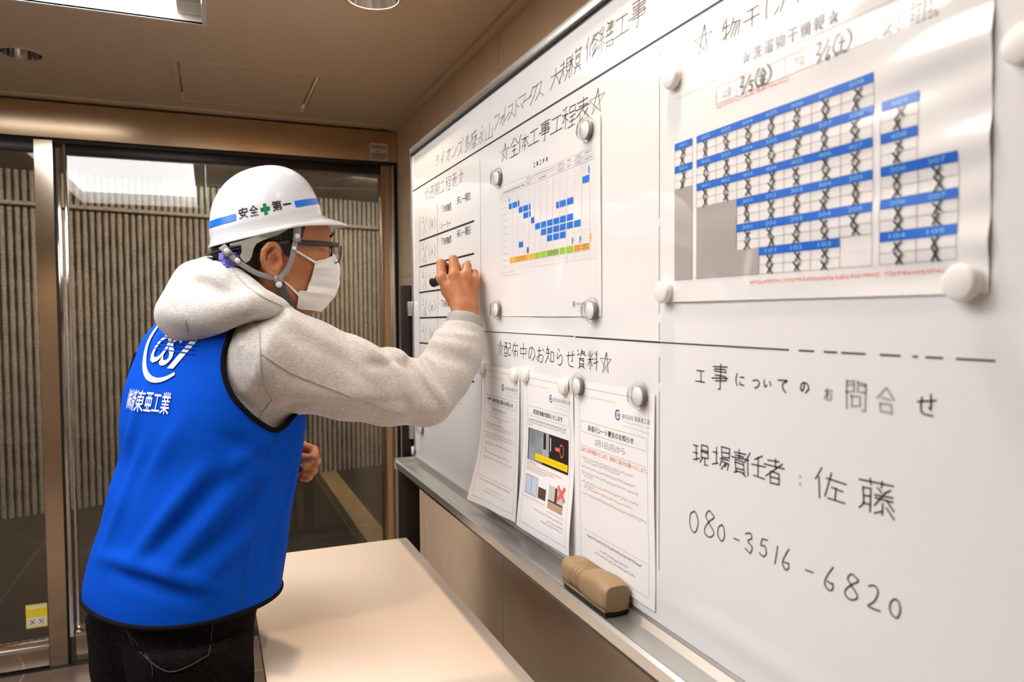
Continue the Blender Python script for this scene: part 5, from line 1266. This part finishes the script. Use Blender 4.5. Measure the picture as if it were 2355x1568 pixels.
# marker pen held to the board
mA = at(995, 650, 1.588); mB_ = at(1046, 629.5, 1.660); md = nrm(mB_-mA); tip = mA+md*((BX-.0006-mA[0])/md[0]); ln = np.linalg.norm(tip-mA)
t = thing('marker_pen', 'black marker pen held in the writing hand against the board', 'marker', mA)
MB().lathe(mA, md, [(.0001, .0), (.0086, .0), (.0104, .0018), (.0106, .012), (.0100, ln-.045), (.0085, ln-.034)], 28).build('barrel', M['black'], t, True)
MB().lathe(mA, md, [(.0076, ln-.0345), (.0060, ln-.022), (.0035, ln-.012), (.0001, ln-.0118)], 24).build('collar', M['dark_metal'], t, True)
MB().lathe(mA, md, [(.0026, ln-.0125), (.0024, ln-.003), (.0012, ln-.0002), (.0001, ln)], 16).build('nib', M['ink'], t, True)

# hair
def hair_f(p):
    q = flu(p); d = ell(q, (.010, 0, .055), (.108, .0835, .092)); d = smin(d, ell(q, (-.045, 0, .0), (.048, .066, .05)), .03)
    return smin(d, cone(p, HP_(-.020, 0, -.02), at(562, 740, 1.43), .060, .062), .02)+.0012*np.sin(q[:, 2]*130+q[:, 0]*420)*np.sin(q[:, 0]*300)
V, F = isomesh(hair_f, HC-[.15, .14, .07], HC+[.14, .14, .17], .003)
HPG = [(.050, .20), (.050, .075), (.044, .050), (.030, .040), (.026, .010), (.014, .014), (.006, .031), (-.010, .040), (-.027, .034), (-.036, .010), (-.033, -.010), (-.030, -.036), (-.047, -.044), (-.10, -.030), (-.17, -.01), (-.17, .20)]
def hair_cut(P): q = flu(P); return poly_sd(HPG, q[:, 0], q[:, 2])
V, F, LP = clip(V, F, hair_cut); hair = mesh('hair', V, F, M['hair'], person, True); solidify(hair, .006)

# face mask with ear loops
PLEAT = [(.004, .0026), (-.016, -.0042), (-.030, .0040), (-.044, -.0042), (-.058, .0036)]
def mask_f(p):
    q = flu(p); d = smin(head_l(q)-.0045, ell(q, (.104, 0, -.022), (.042, .050, .050)), .022); d = smin(d, ell(q, (.080, 0, -.040), (.038, .056, .040)), .02)
    for u, h in PLEAT: d = d-h*np.exp(-((q[:, 2]-u+.10*np.abs(q[:, 1])*np.sign(u+.025))/.0042)**2)*np.clip((q[:, 0]-.04)/.03, 0, 1)*np.clip((.150-q[:, 0])/.05, .15, 1)
    return d
MPG = [(.070, .006), (.090, .012), (.112, .022), (.128, .030), (.2, .034), (.2, -.09), (.098, -.086), (.047, -.083), (.043, -.050), (.060, -.052), (.066, -.036), (.070, -.020)]
V, F = isomesh(mask_f, HC-[.05, .14, .13], HC+[.19, .14, .06], .0028)
V, F, LP = clip(V, F, lambda P: poly_sd(MPG, flu(P)[:, 0], flu(P)[:, 2])); mask = mesh('face_mask', V, F, M['mask'], person, True); solidify(mask, .002)
for P, cl in LP: MB().tube(resample(smooth_loop(P, 4, cl), .004, cl), .0013, 6, cl).build('hem', M['mask'], mask, True)
def on_r(f, u, lift, fn=None, sg=1): 
    P = march(fn or body_f, HP_(f, .2*sg, u), -hr*sg, 0, .2, 90)[0]; return P+hr*sg*lift
for sg in (1, -1):
    for L_ in ([(.072, .004), (.058, .012), (.040, .021), (.022, .028), (.004, .033)], [(.046, -.060), (.034, -.050), (.020, -.040), (.004, -.032), (-.008, -.030)]):
        q = [on_r(f, u, .0018, mask_f if i == 0 else body_f, sg) for i, (f, u) in enumerate(L_)]; q = np.array([x for x in q if not np.isnan(x).any()])
        MB().tube(catmull(q, 4), .0024, 8, flat=.5, up=hr*sg).build('ear_loop', M['mask'], mask, True)

# glasses
gl = thing('x', None, None); bpy.data.objects.remove(gl)
g0 = MB().tube([HP_(.118, -.066, .046), HP_(.125, -.04, .047), HP_(.129, 0, .046), HP_(.125, .04, .047), HP_(.118, .066, .046)], .0028, 8).build('glasses', M['frame'], person, True)
for sg in (1, -1):
    MB().tube([HP_(.118, .067*sg, .044), HP_(.10, .0735*sg, .043), HP_(.06, .0800*sg, .041), HP_(.012, .0850*sg, .037), HP_(-.012, .0850*sg, .033), HP_(-.036, .080*sg, .018)], [.0048, .0052, .0050, .0042, .0034, .0028], 10, flat=.36, up=hr*sg).build('temple', M['frame'], g0, True)
    ring = [HP_(.1275-.09*(abs(r_)-.012)**2*18*.2, r_*sg, u) for r_, u in ((.010, .043), (.012, .024), (.022, .014), (.038, .012), (.054, .015), (.062, .026), (.063, .044))]
    MB().tube(catmull(ring, 5), .0014, 8).build('rim', M['frame'], g0, True)
    c = sum(ring)/len(ring); rr = catmull(ring+[ring[0]], 4); mesh('lens', rr+[c+hf*.002], [(i, (i+1) % len(rr), len(rr)) for i in range(len(rr))], M['lens'], g0, True)
    MB().tube([HP_(.118, .010*sg, .030), HP_(.116, .012*sg, .024)], .003, 8).build('nose_pad', M['rim'], g0, True)

# helmet
TL = math.radians(18.5); ht = hf*math.cos(TL)+hu*math.sin(TL); hn = -hf*math.sin(TL)+hu*math.cos(TL); HO = HP_(-.0005, 0, .0745); LL, WW, HH, EX = .1060, .097, .1125, .90
def dome(th, eta, grow=0.):
    eta = min(max(eta, 0), 1); n = 2/EX; rho = (1-eta**n)**(1/n); st = .0016*max(0, min(1, (.20-eta)/.03)); sh = .014*eta
    return HO+ht*((LL+grow+st)*rho*math.cos(th)+sh)+hr*(WW+grow+st)*rho*math.sin(th)+hn*(HH+grow)*eta
def dome_f(p): 
    q = p-HO; n = 2/EX; eta = np.clip(q@hn/HH, 0, 2); return ((((q@ht-.014*eta)/LL)**2+((q@hr)/WW)**2)**(n/2)+eta**n)**(1/n)*.1-.1
K = 96; vs = []; fs = []; rings = []
vis = lambda th: max(0., min(1., (math.cos(th)-.20)/.75))**1.2
for i in range(29): a = math.pi/2*i/28; rings.append([dome(2*math.pi*k/K, max(1e-4, 1-(i/28)**1.6*1.0) if False else math.cos(a)**EX) for k in range(K)])
def lip(out, dz, visw, visd):
    r = []
    for k in range(K):
        th = 2*math.pi*k/K; v = vis(th); b = dome(th, 0); o = nrm(ht*math.cos(th)/LL+hr*math.sin(th)/WW); r.append(b+o*(out)+ht*v*visw*.86+hn*(dz-visd*v))
    return r
rings += [lip(.0022, -.006, .002, .0), lip(.0030, -.0095, .006, .001), lip(.0050, -.0115, .018, .005), lip(.0062, -.0125, .034, .012), lip(.0066, -.0135, .044, .0175), lip(.0062, -.0150, .044, .0190), lip(.0040, -.0150, .030, .0125), lip(.0005, -.0135, .004, .003), lip(-.003, -.010, .0, .0)]
rings += [[HO+(p-HO)*.965 for p in r] for r in rings[28:4:-3]]
for r in rings: vs += r
fs = [(i*K+k, (i+1)*K+k, (i+1)*K+(k+1) % K, i*K+(k+1) % K) for i in range(len(rings)-1) for k in range(K)]
helmet = mesh('helmet', vs, fs, M['helmet'], person); autosmooth(helmet, 50)
rim = [p-hn*.0002 for p in lip(.0058, -.0150, .044, .0184)]; 
MB().tube(rim, .0016, 8, True).build('rim_bead', M['rim'], helmet, True)
def thh(px, py):
    d = ray(px, py); P = march(dome_f, CAMP+d*1.0, d, 0, .7, 160)[0]; q = P-HO; eta = q@hn/HH; return math.atan2((q@hr)/WW, (q@ht-.014*eta)/LL), eta
def hdecal(name, pts, faces, m): return mesh(name, [dome(a, b, .0004) for a, b in pts], faces, m, helmet, True)
def hstripe(t0, e0, t1, e1, he, m, n=20, name='stripe'):
    pts = [(t0+(t1-t0)*i/n, e0+(e1-e0)*i/n+s_*he/2) for i in range(n+1) for s_ in (-1, 1)]; hdecal(name, pts, [(2*i, 2*i+1, 2*i+3, 2*i+2) for i in range(n)], m)
a0, a1 = thh(494, 512), thh(543, 499); b0_, b1_ = thh(678, 470), thh(731, 463); he = .011/HH*1.1
hstripe(a0[0]+.35, a0[1]-.004, *a1, he, M['dec_blue']); hstripe(*b0_, *b1_, he, M['dec_blue'])
def hlet(ch, p0, p1, hpx, m=M['dec_black']):
    u0, u1 = thh(*p0), thh(*p1); v, f = text2d(ch, .02); lo, hi = v.min(0), v.max(0); q = (v-lo)/(hi-lo); hh_ = hpx*.00083/HH
    hdecal('lettering', [(u0[0]+(u1[0]-u0[0])*a, u0[1]+(u1[1]-u0[1])*a+(b-.5)*hh_) for a, b in q], f, m)
hlet('安', (549, 492), (570, 487), 23); hlet('全', (573, 486), (594, 482), 23); hlet('第', (625, 475), (648, 471), 22); hlet('一', (651, 471), (669, 468), 4)
c_ = thh(610, 481); w0, h0 = abs(thh(599, 481)[0]-thh(621, 481)[0])/2, .0102/HH
for sx, se in ((1, .36), (.36, 1)): hdecal('green_cross', [(c_[0]+a*w0*sx, c_[1]+b*h0*se) for a, b in ((-1, -1), (1, -1), (1, 1), (-1, 1))], [(0, 1, 2, 3)], M['dec_green'])
e_ = thh(735, 462); hstripe(b1_[0]-.10, b1_[1]+.02, b1_[0]-.30, b1_[1]+.03, he*2.2, M['dec_blue'], name='front_emblem')
def plate(name, pts, r0, r1, m, par):
    A = [pl(x, y, r0) for x, y in pts]; B = [pl(x, y, r0)-hr*(r0-r1) for x, y in pts]; n = len(pts)
    o = mesh(name, B+A, [tuple(range(n)), tuple(range(n, 2*n))[::-1]]+[(i, n+i, n+(i+1) % n, (i+1) % n) for i in range(n)], m, par); return o
plate('suspension_band', [(528, 560), (560, 552), (652, 524), (662, 528), (640, 540), (606, 552), (590, 560), (583, 572), (579, 590), (573, 600), (565, 604), (556, 596), (553, 590), (557, 578), (555, 563), (530, 566)], .0935, .0905, M['band'], helmet)
def strap(name, pts, w, m=None, lift=0.):
    P = [pl(x, y, r) for x, y, r in pts]; MB().tube(catmull(P, 5), w, 10, flat=.16, up=hr).build(name, m or M['strap'], helmet, True)
strap('chin_strap', [(682, 512, .092), (681, 545, .093), (676, 572, .093), (670, 600, .090), (660, 622, .087), (644, 638, .086)], .0050)
strap('chin_strap', [(512, 568, .080), (530, 587, .088), (556, 608, .093), (590, 628, .092), (620, 637, .089), (642, 640, .086)], .0050)
strap('strap_tab', [(684, 508, .0945), (683, 540, .0955), (683, 556, .0955)], .0074); strap('strap_tab', [(510, 566, .081), (518, 574, .086), (528, 586, .0895)], .0072)
strap('strap_joint', [(630, 640, .0885), (641, 641, .089), (652, 640, .0885)], .0066)
strap('chin_strap', [(641, 645, .088), (650, 670, .080), (660, 695, .066), (672, 722, .050)], .0092, M['strap_dark'])
for x, y, r, w in ((684, 543, .098, .0050), (677, 571, .0955, .0040), (522, 577, .0915, .0050), (547, 599, .0945, .0048), (642, 654, .0895, .0062)):
    c = pl(x, y, r); MB().lathe(c-hr*.0025, hr, [(w*.5, 0), (w, .0008), (w*.9, .0026), (.0001, .0030)], 20).build('snap_button', M['snap'], helmet, True)
def adjuster():
    mb = MB(); c = pl(528, 598, .060)
    for a, b, sx, sy in ((0, 0, .012, .009), (-.010, .006, .005, .006), (.010, -.006, .006, .005), (-.003, -.010, .007, .004), (.003, .009, .004, .004)):
        p = c+hf*a+hu*b; X = [p+hf*i*sx+hr*j*.018+hu*k*sy for i in (-1, 1) for j in (-1, 1) for k in (-1, 1)]; mb.add(X, [(0, 1, 3, 2), (4, 6, 7, 5), (0, 4, 5, 1), (2, 3, 7, 6), (0, 2, 6, 4), (1, 5, 7, 3)])
    return mb.build('size_adjuster', M['purple'], helmet)
adjuster()
MB().tube(catmull([HP_(-.02, .089, .032), HP_(-.070, .070, .022), HP_(-.100, .03, .012), HP_(-.104, 0, .010), HP_(-.100, -.03, .012), HP_(-.070, -.070, .022), HP_(-.02, -.089, .032)], 6), .006, 10, flat=.2, up=[q for q in [hr]] * 1 if False else hu).build('nape_band', M['black'], helmet, True)
